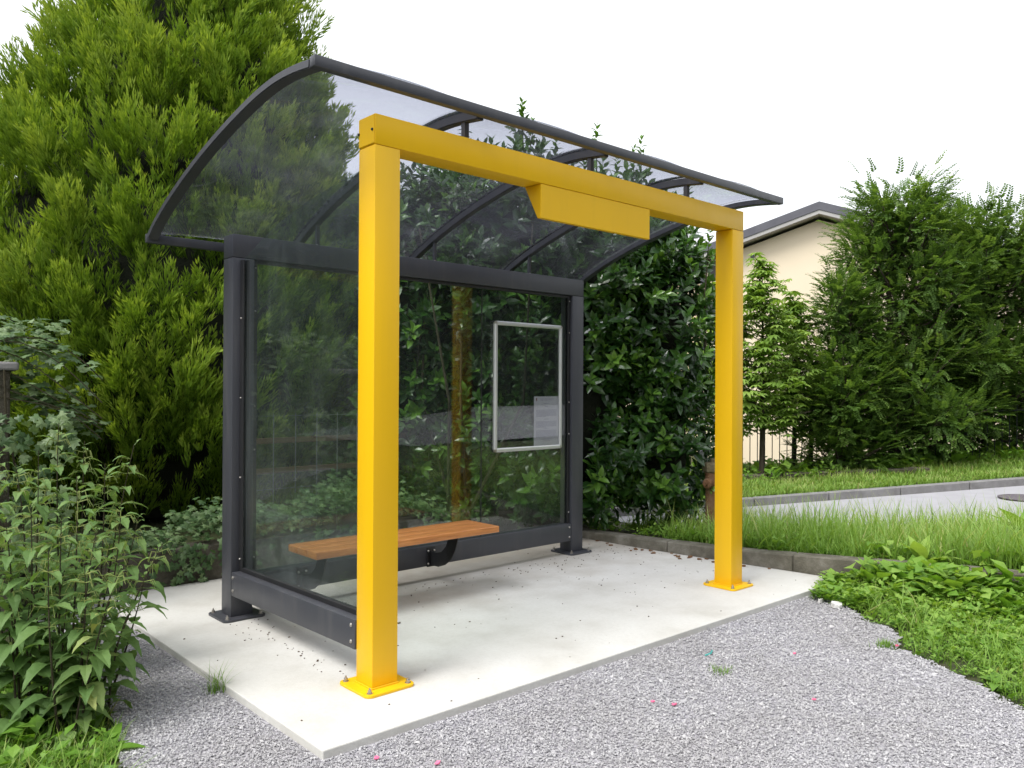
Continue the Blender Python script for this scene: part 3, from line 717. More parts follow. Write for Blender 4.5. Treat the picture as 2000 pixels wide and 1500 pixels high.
# ------------------------------------------------------------------ the big conifer
CC = np.array([.95, 5.2, .14])
PZ = [0.15, .6, 1.2, 2.0, 3.0, 3.9, 4.6, 5.3, 6.0, 6.8, 7.5, 8.0]; PRR = [1.3, 1.7, 1.93, 1.93, 1.68, 1.27, .90, .60, .48, .28, .13, .04]
def conifer():
    t = thing('conifer', 'huge golden green cypress behind the shelter, taller than the roof', 'tree', tuple(CC))
    b = MB(); b.tube([(CC[0], CC[1], -.1), (CC[0] + .05, CC[1], 2), (CC[0], CC[1], 5), (CC[0], CC[1], 7.6)], [.22, .18, .10, .03], 10)
    for k in range(26):
        z = random.uniform(.5, 6); a = random.uniform(0, 6.28); r = np.interp(z, PZ, PRR) * .8
        b.tube([(CC[0], CC[1], z), (CC[0] + r * .6 * math.cos(a), CC[1] + r * .6 * math.sin(a), z + .2), (CC[0] + r * math.cos(a), CC[1] + r * math.sin(a), z + .5)], [.05, .03, .012], 6)
    b.build('trunk', BARK, t)
    rng = np.random.default_rng(5); S = Soup(); tm = [tuft_template(rng) for _ in range(4)]
    # boughs: upright flame-shaped masses covering the surface
    K = 3100; z = rng.random(K) ** .95 * 7.5 + .15; a = rng.random(K) * 6.283
    camdir = math.atan2(CAM[1] - CC[1], CAM[0] - CC[0])
    da = np.abs((a - camdir + math.pi) % (2 * math.pi) - math.pi)
    keep = (rng.random(K) < np.interp(z, PZ, PRR) / 1.93 * 1.1) & ((da < 1.9) | (rng.random(K) < .4)); z, a = z[keep], a[keep]
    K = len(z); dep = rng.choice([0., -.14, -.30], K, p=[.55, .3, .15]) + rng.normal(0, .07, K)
    P = []; Dd = []; Tt = []; Sz = []
    for k in range(K):
        r = np.interp(z[k], PZ, PRR) + dep[k]; out = np.array([math.cos(a[k]), math.sin(a[k]), 0]); c = np.array([CC[0], CC[1], z[k]]) + out * r
        bd = out * rng.uniform(.35, .8) + np.array([0, 0, 1]) + rng.normal(0, .12, 3); bd /= np.linalg.norm(bd)
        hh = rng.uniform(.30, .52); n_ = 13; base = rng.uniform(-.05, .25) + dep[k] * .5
        for q in range(n_):
            h = rng.random(); rr = .15 * (1 - h * .75) * math.sqrt(rng.random()); aa = rng.random() * 6.283
            side = np.array([math.cos(aa) * -out[1], math.cos(aa) * out[0], 0]) + out * math.sin(aa)
            P.append(c + bd * (h - .35) * hh + side * rr); d = bd + side * .45 * (1 - h * .4) + rng.normal(0, .14, 3)
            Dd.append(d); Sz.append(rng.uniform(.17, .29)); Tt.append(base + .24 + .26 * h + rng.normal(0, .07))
    P = np.array(P); P[:, :2] += np.array([.7425, -.6698]) * (np.clip(P[:, 2] - 3, 0, 9) * .115)[:, None]; Dd = np.array(Dd); Sz = np.array(Sz); Tt = np.array(Tt); idx = rng.integers(0, 4, len(P))
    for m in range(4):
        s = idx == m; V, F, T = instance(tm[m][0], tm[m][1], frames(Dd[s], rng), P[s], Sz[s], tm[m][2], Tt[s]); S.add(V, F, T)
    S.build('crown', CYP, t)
    # dead dark interior
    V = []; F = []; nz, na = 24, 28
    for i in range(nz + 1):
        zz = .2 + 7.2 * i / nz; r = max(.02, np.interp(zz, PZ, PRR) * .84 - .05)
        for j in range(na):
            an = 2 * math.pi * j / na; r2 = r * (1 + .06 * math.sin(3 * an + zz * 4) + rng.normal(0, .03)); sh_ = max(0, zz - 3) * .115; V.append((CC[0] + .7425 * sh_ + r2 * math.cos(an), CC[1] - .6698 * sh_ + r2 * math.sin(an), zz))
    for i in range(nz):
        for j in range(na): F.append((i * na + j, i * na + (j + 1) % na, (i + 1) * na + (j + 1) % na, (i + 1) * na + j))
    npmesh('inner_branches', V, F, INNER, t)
conifer()

# ------------------------------------------------------------------ cherry laurel behind and beside the shelter
lv, lf = leaf_template(3, .235, .22, .22)
def laurel_shoot(rng, n=9, young=0.):
    poses = []
    for k in range(n):
        f = k / (n - 1); a = k * 2.4 + rng.uniform(-.3, .3); el = .25 + 1.0 * f
        d = (math.cos(a) * math.cos(el), math.sin(a) * math.cos(el), math.sin(el) - .1)
        poses.append((rot_to(d, (math.cos(a) * -.3, math.sin(a) * -.3, 1.)), (0, 0, .15 + .6 * f), rng.uniform(.40, .58) * (1 - .35 * f), .35 * f + young + rng.uniform(-.08, .08)))
    return compose(lv, lf, poses)
def laurel():
    t = thing('laurel_bush', 'tall glossy dark green laurel between shelter and far yellow post, sprouts poking above the roof', 'bush', (3.4, 2.6, .05))
    rng = np.random.default_rng(9); S = Soup(); tm = [laurel_shoot(rng) for _ in range(4)]
    b = MB()
    # masses: centre, radii
    blobs = [((3.62, 2.35, 1.1), (.78, .85, 1.15)), ((3.75, 2.2, 2.2), (.62, .78, .95)), ((3.3, 2.9, 2.5), (.95, .8, .98)), ((2.75, 3.4, 2.05), (.85, .75, 1.15)), ((2.7, 3.45, 1.0), (.95, .6, 1.0)),
             ((3.95, 1.95, 1.5), (.42, .5, .9)), ((2.3, 3.85, 2.45), (.5, .5, .65)), ((3.4, 2.3, .55), (.55, .6, .55)), ((3.15, 2.75, .9), (.6, .5, .9)), ((4.05, 1.62, 1.75), (.36, .45, .85)), ((4.1, 1.6, .75), (.33, .4, .7)), ((4.1, 1.75, 2.35), (.3, .4, .55))]
    P = []; N_ = []; 
    for (c, r) in blobs:
        area = (r[0] * r[1] + r[1] * r[2] + r[0] * r[2]) / 3 * 12.6; n_ = int(area * 105)
        u = rng.normal(size=(n_, 3)); u /= np.linalg.norm(u, axis=1, keepdims=True)
        lay = rng.choice([1., .86, .7], n_, p=[.55, .3, .15]) + rng.normal(0, .05, n_)
        lump = 1 + .10 * np.sin(u[:, 0] * 9 + c[0] * 5) * np.sin(u[:, 2] * 8 + c[1] * 3)
        p = np.array(c) + u * np.array(r) * (lay * lump)[:, None]; nn = u / np.array(r); nn /= np.linalg.norm(nn, axis=1, keepdims=True)
        P.append(p); N_.append(nn)
    P = np.concatenate(P); N_ = np.concatenate(N_)
    inside = np.zeros(len(P), bool)
    for (c, r) in blobs: inside |= (((P - np.array(c)) / np.array(r)) ** 2).sum(1) < .42
    ok = ~inside & (P[:, 2] > .16) & ~((P[:, 1] < 1.75) & (P[:, 0] < 3.35)) & ~((P[:, 1] < 1.95) & (P[:, 0] < 3.3))
    P, N_ = P[ok], N_[ok]
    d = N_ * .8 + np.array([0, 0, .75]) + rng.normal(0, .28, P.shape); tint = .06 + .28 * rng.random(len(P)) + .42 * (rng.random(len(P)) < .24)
    # long sprouts above the crown
    spr = [at(1020, 222, 7.7), at(1165, 272, 7.6), at(1252, 298, 7.6), at(1205, 335, 7.6), at(1085, 300, 7.7), at(908, 262, 8.2), at(1345, 395, 7.4), at(1140, 330, 7.6), at(1300, 400, 7.4), at(1385, 470, 7.1), at(1040, 262, 7.7), at(1238, 318, 7.5)]
    P2 = []; D2 = []; T2 = []; S2 = []
    for s in spr:
        hgt = rng.uniform(.6, 1.1); root = s - np.array([rng.normal(0, .06), rng.normal(0, .06), hgt]); b.tube([tuple(root), tuple((root + s) / 2 + rng.normal(0, .02, 3)), tuple(s)], [.012, .008, .004], 5)
        for k in range(9):
            f = k / 8; P2.append(root + (s - root) * f); D2.append(np.array([rng.normal(0, .5), rng.normal(0, .5), .5]) if k < 7 else np.array([0, 0, 1.])); T2.append(.3 + .4 * f); S2.append(.26 - .09 * f)
    sz = rng.uniform(.21, .31, len(P))
    P = np.concatenate([P, P2]); d = np.concatenate([d, D2]); tint = np.concatenate([tint, T2]); sz = np.concatenate([sz, S2]); idx = rng.integers(0, 4, len(P))
    for m in range(4):
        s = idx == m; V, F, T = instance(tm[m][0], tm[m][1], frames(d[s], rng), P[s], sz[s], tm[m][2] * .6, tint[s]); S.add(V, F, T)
    for k in range(22):
        x, y = rng.uniform(2.2, 3.9), rng.uniform(2.0, 3.4); x2, y2 = x + rng.normal(0, .2), y + rng.normal(0, .2)
        if x < 3.4: y = max(y, 2.7)
        b.tube([(x, y, 0), (x2, y2, 1.2), (x2 + rng.normal(0, .2), y2 + rng.normal(0, .15), 2.6)], [.018, .012, .006], 6)
    b.build('stem', TWIG, t)
    S.build('foliage', LAUR, t)
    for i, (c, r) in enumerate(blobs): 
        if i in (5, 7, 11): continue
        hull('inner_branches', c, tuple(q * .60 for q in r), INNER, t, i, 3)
laurel()

# ------------------------------------------------------------------ broadleaf trees across the road
lh, lhf = leaf_template(2, .30, .2, .12)
def horn_spray(rng, n=13):
    poses = []
    for k in range(n):
        f = k / (n - 1); s = 1 if k % 2 else -1; d = (s * .85, rng.uniform(-.25, .2), .55 + .4 * f)
        poses.append((rot_to(d, (0, 1, .2 * rng.normal())), (.06 * math.sin(f * 3), -.10 * f * f, f * .95), .30 * (1 - .35 * f), .3 * f + rng.uniform(-.1, .1)))
    V, F, T = compose(lh, lhf, poses); sv, sf = stemstrip(np.array([0, 0, 0.]), np.array([0, 0, 1.]), .008)
    return np.concatenate([V, sv]), np.concatenate([F, sf + len(V)]), np.concatenate([T, np.zeros(len(sv))])
def broadtree(name, label, base, hgt, outline, nlimb, nspray, seed, mat, dens=1., core=.0, cat='tree', group=None, spr=(.15, .29), trunk=.09, upw=.8, low=.1):
    """outline: list of (z fraction, radius). Crown of twigs on rising limbs."""
    rng = np.random.default_rng(seed); base = np.array(base, float); t = thing(name, label, cat, tuple(base), group)
    oz = [o[0] * hgt for o in outline]; orr = [o[1] for o in outline]
    b = MB(); b.tube([tuple(base - (0, 0, .2)), tuple(base + (rng.normal(0, .05), rng.normal(0, .05), hgt * .4)), tuple(base + (rng.normal(0, .08), rng.normal(0, .08), hgt * .93))], [trunk, trunk * .7, .012], 8)
    S = Soup(); tm = [horn_spray(rng) for _ in range(3)]; P = []; Dd = []; Sz = []; Tt = []
    for k in range(nlimb):
        z0 = hgt * (low + (.85 - low) * rng.random() ** 1.08); a = rng.random() * 6.283; out = np.array([math.cos(a), math.sin(a), 0])
        z1 = min(hgt * .99, z0 + hgt * rng.uniform(.10, .30) * upw); r1 = np.interp(z1, oz, orr) * rng.uniform(.72, 1.12)
        p0 = base + np.array([0, 0, z0]); p2 = base + np.array([0, 0, z1]) + out * r1; pm = (p0 + p2) / 2 + np.array([0, 0, -.05 * hgt * .3]) + rng.normal(0, .05, 3)
        b.tube([tuple(p0), tuple(pm), tuple(p2)], [.022, .014, .005], 5)
        ns = int(nspray * 1.9 * dens * (.4 + r1 / max(orr)))
        for q in range(ns):
            f = 1 - rng.random() ** 1.5 * .75; c = p0 * (1 - f) ** 2 + 2 * pm * f * (1 - f) + p2 * f * f
            off = rng.normal(0, 1, 3); off *= min(1, .30 / np.linalg.norm(off)) if np.linalg.norm(off) * .17 > .30 else .11 + .08 * rng.random(); side = off / np.linalg.norm(off)
            P.append(c + off); Dd.append(out * .5 + side * .8 + np.array([0, 0, .32])); Sz.append(rng.uniform(*spr)); Tt.append(.12 + .45 * rng.random() ** 1.5 + .12 * f)
    P = np.array(P); Dd = np.array(Dd); Sz = np.array(Sz); Tt = np.array(Tt); idx = rng.integers(0, 3, len(P))
    for m in range(3):
        s = idx == m; V, F, T = instance(tm[m][0], tm[m][1], frames(Dd[s], rng, (0, 0, 1)), P[s], Sz[s], tm[m][2] * .5, Tt[s]); S.add(V, F, T)
    b.build('trunk', BARK, t); S.build('crown', mat, t)
    return t
def gp_(px, py, D):
    p = at(px, py, D); return (p[0], p[1], float(zfar(p[0], p[1])) + .05)
b1 = gp_(1750, 940, 12.9)
broadtree('hornbeam', 'tallest hornbeam, rising above the ridge of the cream house', b1, 4.5,
          [(0, 1.15), (.15, 1.3), (.35, 1.15), (.55, .98), (.72, .92), (.86, .78), (1, .45)], 150, 20, 21, HORN, low=.02)
b2 = gp_(1925, 915, 13.6)
broadtree('hornbeam', 'hornbeam at the right hand edge of the photo, right of the tallest one', b2, 4.15,
          [(0, 1.1), (.2, 1.5), (.5, 1.5), (.75, 1.25), (.9, 1.0), (1, .6)], 170, 26, 22, HORN, low=.02)
b3 = gp_(2120, 905, 14.4)
broadtree('hornbeam', 'hornbeam mostly cut off by the right edge of the photo', b3, 4.8,
          [(0, .9), (.2, 1.4), (.5, 1.5), (.75, 1.1), (.9, .7), (1, .2)], 90, 26, 23, HORN, low=.02)
b4 = gp_(1640, 950, 12.3)
broadtree('young_hornbeam', 'smaller dark hornbeam with a ragged leaning top left of the tallest hornbeam', b4, 3.0,
          [(0, .6), (.2, .75), (.5, .55), (.75, .38), (1, .12)], 60, 22, 24, HORN, low=.02)

# chestnut sapling with hand-shaped leaves
def sapling(base, hgt, label, seed, nwh):
    rng = np.random.default_rng(seed); base = np.array(base); t = thing('sapling', label, 'young tree', tuple(base))
    b = MB(); b.tube([tuple(base - (0, 0, .1)), tuple(base + (.03, 0, hgt * .5)), tuple(base + (0, 0, hgt))], [.045, .026, .004], 7)
    poses = []
    for k in range(6):
        a = (k - 2.5) * .62; poses.append((rot_to((math.sin(a), -.25, math.cos(a)), (0, 1, 0)), (0, 0, 0), 1 - .12 * abs(k - 2.5), rng.uniform(-.1, .1)))
    pv, pf, pt = compose(*leaf_template(3, .16, .2, .3), poses); P = []; Dd = []; Sz = []; Tt = []
    for k in range(nwh):
        z = hgt * (.22 + .78 * (k / nwh) ** .9); c = base + np.array([0, 0, z]); nb = 1 if z > .93 * hgt else rng.integers(1, 3)
        for q in range(nb):
            a = rng.random() * 6.28; r = (.12 + (.75 if nwh < 120 else 1.05) * (1 - z / hgt) ** .6) * rng.uniform(.4, 1.1); tip = c + np.array([math.cos(a) * r, math.sin(a) * r, .12 + .1 * r])
            b.tube([tuple(c), tuple(tip)], [.008, .003], 4)
            for w in range(2 + int(r * 12)):
                f = 1 - .6 * rng.random() ** 1.3; p = c + (tip - c) * f + rng.normal(0, .07, 3); P.append(p); aa = rng.random() * 6.28
                Dd.append((math.cos(aa), math.sin(aa), rng.uniform(-.1, .5))); Sz.append(rng.uniform(.13, .20)); Tt.append(.3 + .6 * rng.random())
    V, F, T = instance(pv, pf, frames(np.array(Dd, float), rng, (0, 0, 1)), np.array(P), np.array(Sz), pt, np.array(Tt))
    b.build('trunk', BARK, t); npmesh('crown', V, F, SAP, t, tint=T)
sapling(gp_(1487, 955, 11.9), 3.2, 'slim sapling with hand-shaped leaves just right of the far yellow post', 31, 95)
sapling(gp_(1550, 945, 12.9), 2.75, 'pale green bushy sapling against the cream wall, left of the ragged hornbeam', 32, 95)
sapling(gp_(1405, 955, 12.4), 2.9, 'sapling mostly hidden behind the far yellow post', 33, 90)

# iron railing and low wall in front of the trees
rl = thing('iron_railing', 'thin dark iron railing under the saplings in front of the cream house', 'railing', gp_(1600, 950, 12.7))
def lin(L, D, dz=0):
    x, y = LDxy(L, D); return (x, y, float(zfar(x, y)) + dz)
b = MB()
for z in (.14, .92): b.tube([lin(2.2 + k * .5, 12.6, z) for k in range(16)], .010, 5)
b.build('rail', IRON, rl)
b = MB()
for k in range(66):
    x, y, z = lin(2.2 + k * .115, 12.6); b.tube([(x, y, z + .02), (x, y, z + 1.02)], [.007, .007], 4)
o = b.build('picket', IRON, rl); o['kind'] = 'stuff'
for k in range(4):
    x, y, z = lin(2.25 + k * 2.4, 12.6); b = MB(); b.box(x - .02, x + .02, y - .02, y + .02, z - .1, z + 1.1, .003); b.build('post', IRON, rl)
wl = [lin(1.0 + k * .5, 11.65 + .0 * k, -.02) for k in range(11)]
b = MB(); ribbon(b, wl, .22, -.2, .22, (.6698, .7425, 0))
tag(b.build('low_wall', STONEW, org=wl[0]), 'low stained concrete wall beyond the side road under the railing', 'wall')

# ------------------------------------------------------------------ houses
def house():
    c, s = math.cos(R_(21)), math.sin(R_(21)); r2, f2 = np.array([.7425, -.6698]), np.array([.6698, .7425])
    w = c * r2 - s * f2; n_ = c * f2 + s * r2; pk = at(1600, 393, 22); zp, ze = pk[2], pk[2] - 3.35 * .334
    t = thing('house', 'cream rendered gable house with dark grey roof edge behind the hornbeams', 'house', (pk[0], pk[1], -1.2))
    def P(a, d, z): q = pk[:2] + w * a + n_ * d; return (q[0], q[1], z)
    def quadbox(mb, a0, a1, d0, d1, zf0, zf1):
        bm = bmesh.new(); vs = [bm.verts.new(P(a, d, z(a))) for z in (zf0, zf1) for d in (d0, d1) for a in (a0, a1)]
        for f in ((0, 2, 3, 1), (4, 5, 7, 6), (0, 1, 5, 4), (2, 6, 7, 3), (0, 4, 6, 2), (1, 3, 7, 5)): bm.faces.new([vs[i] for i in f])
        bmesh.ops.recalc_face_normals(bm, faces=list(bm.faces)); mb.add(bm)
    hw = 3.1; hr = 5.6
    b = MB()
    roofz = lambda a: zp - abs(a) * .334
    bm = bmesh.new(); o = .35
    ring = [(-hw, -1.6), (hr, -1.6), (hr, roofz(hr) - .42), (0, zp - .42), (-hw, roofz(hw) - .42)]
    A = [bm.verts.new(P(a, .45, z)) for a, z in ring]; B = [bm.verts.new(P(a, 11, z)) for a, z in ring]
    bm.faces.new(A); bm.faces.new(B[::-1])
    for i in range(5): bm.faces.new((A[i], B[i], B[(i + 1) % 5], A[(i + 1) % 5]))
    bmesh.ops.recalc_face_normals(bm, faces=list(bm.faces)); b.add(bm); b.build('wall', RENDERW, t)
    b = MB()
    for a0, a1 in ((-3.42, 0), (0, 5.9)): quadbox(b, a0, a1, 0, 11.3, lambda a: roofz(a) - .22, roofz)
    rf = b.build('roof', FASCIA, t)
    b = MB()
    for a0, a1 in ((-3.40, 0), (0, 5.88)): quadbox(b, a0, a1, .02, 11.2, lambda a: roofz(a) - .33, lambda a: roofz(a) - .225)
    b.build('soffit', SOFFIT, t)
    b = MB(); b.tube([P(-3.16, .38, -1.4), P(-3.16, .38, roofz(3.1) - .35)], .05, 8); b.build('downpipe', FASCIA, t)
    b = MB(); quadbox(b, -2.95, -2.35, .42, .5, lambda a: 4.45, lambda a: 4.98); b.build('window', WINDOW, t)
    b = MB(); quadbox(b, 2.6, 3.8, .42, .5, lambda a: 1.2, lambda a: 2.6); b.build('window', WINDOW, t)
    q = at(1467, 495, 22.6); da = float((q[:2] - pk[:2]) @ w)
    b = MB(); b.lathe([(.06, 0), (.06, .04), (.05, .05), (.02, .045)], (0, 0, 0), 12, 'y'); 
    for v in b.bm.verts: v.co = Vector(P(da + v.co.x, .44 - v.co.y, q[2] + v.co.z))
    b.build('vent', FASCIA, t)
house()
def house2():
    p = at(1250, 455, 30); t = thing('house', 'farther house with a pale grey roof slope showing left of the cream gable', 'house', (p[0], p[1], -1.5)); z = p[2]
    f2 = np.array([.6698, .7425]); r2 = np.array([.7425, -.6698])
    def P(a, d, zz): q = p[:2] + r2 * a + f2 * d; return (q[0], q[1], zz)
    bm = bmesh.new(); A = [bm.verts.new(P(a, d, zz)) for a, d, zz in ((-2, -2.6, z - 1.5), (6.5, -2.6, z - 1.5), (6.5, 0.3, z), (-2, .3, z))]; B = [bm.verts.new(v.co + Vector((0, 0, -.2))) for v in A]
    C_ = [bm.verts.new(P(a, d, zz)) for a, d, zz in ((-2, 3.2, z - 1.5), (6.5, 3.2, z - 1.5))]
    bm.faces.new(A); bm.faces.new(B[::-1]); bm.faces.new((A[3], A[2], C_[1], C_[0]))
    for i in range(4): bm.faces.new((A[i], B[i], B[(i + 1) % 4], A[(i + 1) % 4]))
    b = MB(); b.add(bm); b.build('roof', PALEROOF, t)
    bm = bmesh.new(); R4 = [(-1.6, -2.2), (6.1, -2.2), (6.1, 2.9), (-1.6, 2.9)]
    A = [bm.verts.new(P(a, d, -1.8)) for a, d in R4]; B = [bm.verts.new(P(a, d, z - 1.52)) for a, d in R4]
    bm.faces.new(A[::-1]); bm.faces.new(B)
    for i in range(4): bm.faces.new((A[i], A[(i + 1) % 4], B[(i + 1) % 4], B[i]))
    b = MB(); b.add(bm); b.build('wall', RENDERW, t)
house2()
# brown boarded outbuilding seen through the shelter
def shed():
    p = at(480, 500, 12.0); q = at(960, 520, 10.6); a = np.array([p[0], p[1]]); d = np.array([q[0], q[1]]) - a; ln = np.linalg.norm(d); d /= ln; n_ = np.array([-d[1], d[0]])
    if n_ @ np.array([.67, .74]) < 0: n_ = -n_
    t = thing('outbuilding', 'brown boarded outbuilding seen dimly through the glass behind the conifer', 'outbuilding', (a[0], a[1], .1)); zt = 3.05
    def bx(u0, u1, v0, v1, z0, z1, nm, m):
        bm = bmesh.new(); vs = [bm.verts.new((*(a + d * u + n_ * v), z)) for z in (z0, z1) for v in (v0, v1) for u in (u0, u1)]
        for f in ((0, 2, 3, 1), (4, 5, 7, 6), (0, 1, 5, 4), (2, 6, 7, 3), (0, 4, 6, 2), (1, 3, 7, 5)): bm.faces.new([vs[i] for i in f])
        bmesh.ops.recalc_face_normals(bm, faces=list(bm.faces)); b = MB(); b.add(bm); return b.build(nm, m, t)
    bx(0, ln, 0, 3, .0, zt, 'wall', SHEDW); bx(-.3, ln + .3, -.35, 3.3, zt + .002, zt + .12, 'roof', FASCIA)
    for u in (1.0, 2.9): bx(u, u + .7, -.03, .02, 1.3, 2.3, 'window', WINDOW)
shed()

# ------------------------------------------------------------------ low ivy wall and wire fence behind the shelter
b = MB(); b.box(-.95, 3.2, 2.47, 2.66, -.1, .235, .012)
tag(b.build('low_wall', STONEW, org=(1.1, 2.55, 0)), 'low mossy stone wall along the back of the slab, ivy hanging over it', 'wall')
fence = thing('wire_fence', 'wire fence with brown timber rails seen through the rear glass above the low ivy', 'fence', (1.2, 3.1, .14))
for x in (2.0, 3.0):
    b = MB(); b.box(x - .035, x + .035, 3.085, 3.155, .05, 1.12, .006); b.build('post', TIMBER, fence)
for z in (.62, .86):
    b = MB(); b.box(.8, 3.1, 3.055, 3.083, z, z + .045, .004); b.build('rail', TIMBER, fence)
b = MB()
for k in range(13): x = .82 + k * .19; b.tube([(x, 3.05, .14), (x, 3.05, 1.1)], .004, 4)
for z in (.3, .5, 1.08): b.tube([(.8, 3.048, z), (3.1, 3.048, z)], .0025, 4)
b.build('wire', GALV, fence)
# ivy
def ivy_leaf():
    pts = [(0, 0), (.35, -.12), (.55, .12), (.32, .28), (.52, .62), (.22, .58), (0, 1.), (-.22, .58), (-.52, .62), (-.32, .28), (-.55, .12), (-.35, -.12)]
    V = [(x * .9, -.08 * (abs(x) + y * y), y) for x, y in pts] + [(0, .05, .35)]
    F = [(12, i, (i + 1) % 12) for i in range(12)]; return np.array(V, float), np.array(F)
iv, if_ = ivy_leaf()
def leaves(P, Nn, size, tint, rng, droop=.5, tv=iv, tf=if_, tt=None):
    d = np.cross(rng.normal(size=P.shape), Nn); d = d / np.linalg.norm(d, axis=1, keepdims=True) + np.array([0, 0, -droop]) + Nn * .35
    d /= np.linalg.norm(d, axis=1, keepdims=True)
    x = np.cross(Nn, d); x /= np.linalg.norm(x, axis=1, keepdims=True); y = np.cross(d, x)
    return instance(tv, tf, np.stack([x, y, d], 2), P, size, tt, tint)
rng = np.random.default_rng(41)
n = 4200; x = rng.uniform(-.9, 3.1, n); top = rng.random(n) < .75
prof_h = .30 + .17 * np.clip(np.sin(x * 1.3 - .2), 0, 1) + .08 * np.sin(x * 5) + .05 * rng.normal(size=n)
prof_h = np.where(x < .15, .27 + .03 * rng.normal(size=n), prof_h); prof_h = np.where(x > 2.35, .24, prof_h)
y = np.where(top, rng.uniform(2.47, 3.02, n), 2.455 - rng.random(n) * .04)
z = np.where(top, prof_h * rng.uniform(.75, 1.05, n), rng.uniform(.02, .26, n) ** 1.0)
keepv = top | (np.sin(x * 6) + .5 * rng.normal(size=n) > .1)
P = np.stack([x, y, z], 1)[keepv]; tp = top[keepv]; Nn = np.where(tp[:, None], [0, -.35, 1.], [0, -1., .2]) + rng.normal(0, .3, P.shape); Nn /= np.linalg.norm(Nn, axis=1, keepdims=True)
V, F, T = leaves(P, Nn, rng.uniform(.035, .06, len(P)), rng.uniform(.25, .9, len(P)), rng)
tag(npmesh('ivy_ground_cover', V, F, IVY, tint=T), 'carpet of small ivy leaves over the low wall behind the glass', 'ivy', kind='stuff')

# ivy-clad garden wall at the left edge
a0 = at(-230, 715, 4.2)[:2]; a1 = at(45, 715, 4.55)[:2]; dd = (a1 - a0); wl_ = np.linalg.norm(dd); dd /= wl_; nn = np.array([dd[1], -dd[0]])
if nn @ (CAM[:2] - a0) < 0: nn = -nn
gwall = thing('garden_wall', 'ivy clad garden wall with grey stone coping at the left edge', 'wall', (a1[0], a1[1], -.05))
def obox(u0, u1, v0, v1, z0, z1, bev=.01):
    return lambda x, y, z: (a0[0] + dd[0] * x + nn[0] * y, a0[1] + dd[1] * x + nn[1] * y, z)
b = MB(); b.box(-1.5, wl_ - .06, -.30, 0, -.1, 1.395, .01, 2, fn=obox(0, 0, 0, 0, 0, 0)); b.build('masonry', STONEW, gwall)
b = MB(); b.box(-1.55, wl_ - .02, -.33, .03, 1.397, 1.445, .012, 2, fn=obox(0, 0, 0, 0, 0, 0)); b.build('coping', FARKERB, gwall)
rng = np.random.default_rng(43); n = 1150
u = rng.uniform(-.9, wl_ + .25, n); z = rng.uniform(.3, 1.36, n); face = rng.random(n) < .6
v = np.where(face, .05 + rng.random(n) * .10, rng.uniform(-.45, -.16, n)); z = np.where(face, z, 1.47 + rng.random(n) ** 1.3 * .24)
sel = face & (z > 1.15) & (u > wl_ - .38); z = np.where(sel, z * .85, z); u = np.where(face & (z > 1.28), u - .3, u)
# arching shoots reaching right
n2 = 300; f = rng.random(n2); row = rng.integers(0, 6, n2); uu = wl_ - .12 + f * rng.uniform(.35, .56, n2); zz = 1.58 - .05 * row + .06 * np.sin(f * 3 + row) - .22 * f ** 2 - .03 * row * f; vv = rng.normal(-.16, .09, n2)
u = np.concatenate([u, uu]); v = np.concatenate([v, vv]); z = np.concatenate([z, zz])
P = np.stack([a0[0] + dd[0] * u + nn[0] * v, a0[1] + dd[1] * u + nn[1] * v, z], 1)
Nn = np.where((np.arange(len(P)) < n)[:, None] & (np.concatenate([face, np.zeros(n2, bool)]))[:, None], [nn[0], nn[1], .35], [nn[0] * .3, nn[1] * .3, 1.]) + rng.normal(0, .28, P.shape); Nn /= np.linalg.norm(Nn, axis=1, keepdims=True)
iv_t = thing('ivy', 'grey green ivy climbing over the coping of the garden wall', 'climbing plant', (a1[0], a1[1], 0))
V, F, T = leaves(P, Nn, rng.uniform(.045, .075, len(P)), rng.uniform(.3, 1., len(P)), rng, .4)
npmesh('foliage', V, F, IVY, iv_t, tint=T)
b = MB()
for k in range(14):
    u0 = rng.uniform(-.5, wl_); 
    pts = [(a0[0] + dd[0] * (u0 + .05 * math.sin(q)) + nn[0] * .03, a0[1] + dd[1] * (u0 + .05 * math.sin(q)) + nn[1] * .03, .05 + q * .27) for q in range(6)]; b.tube(pts, .006, 5)
for k in range(6):
    pts = []
    for q in range(6):
        f = q / 5; uu = wl_ - .12 + f * .52; pts.append((a0[0] + dd[0] * uu, a0[1] + dd[1] * uu, 1.56 - .05 * k + .06 * math.sin(f * 3 + k) - .22 * f * f - .03 * k * f))
    b.tube(pts, .004, 4)
b.build('stem', TWIG, iv_t)

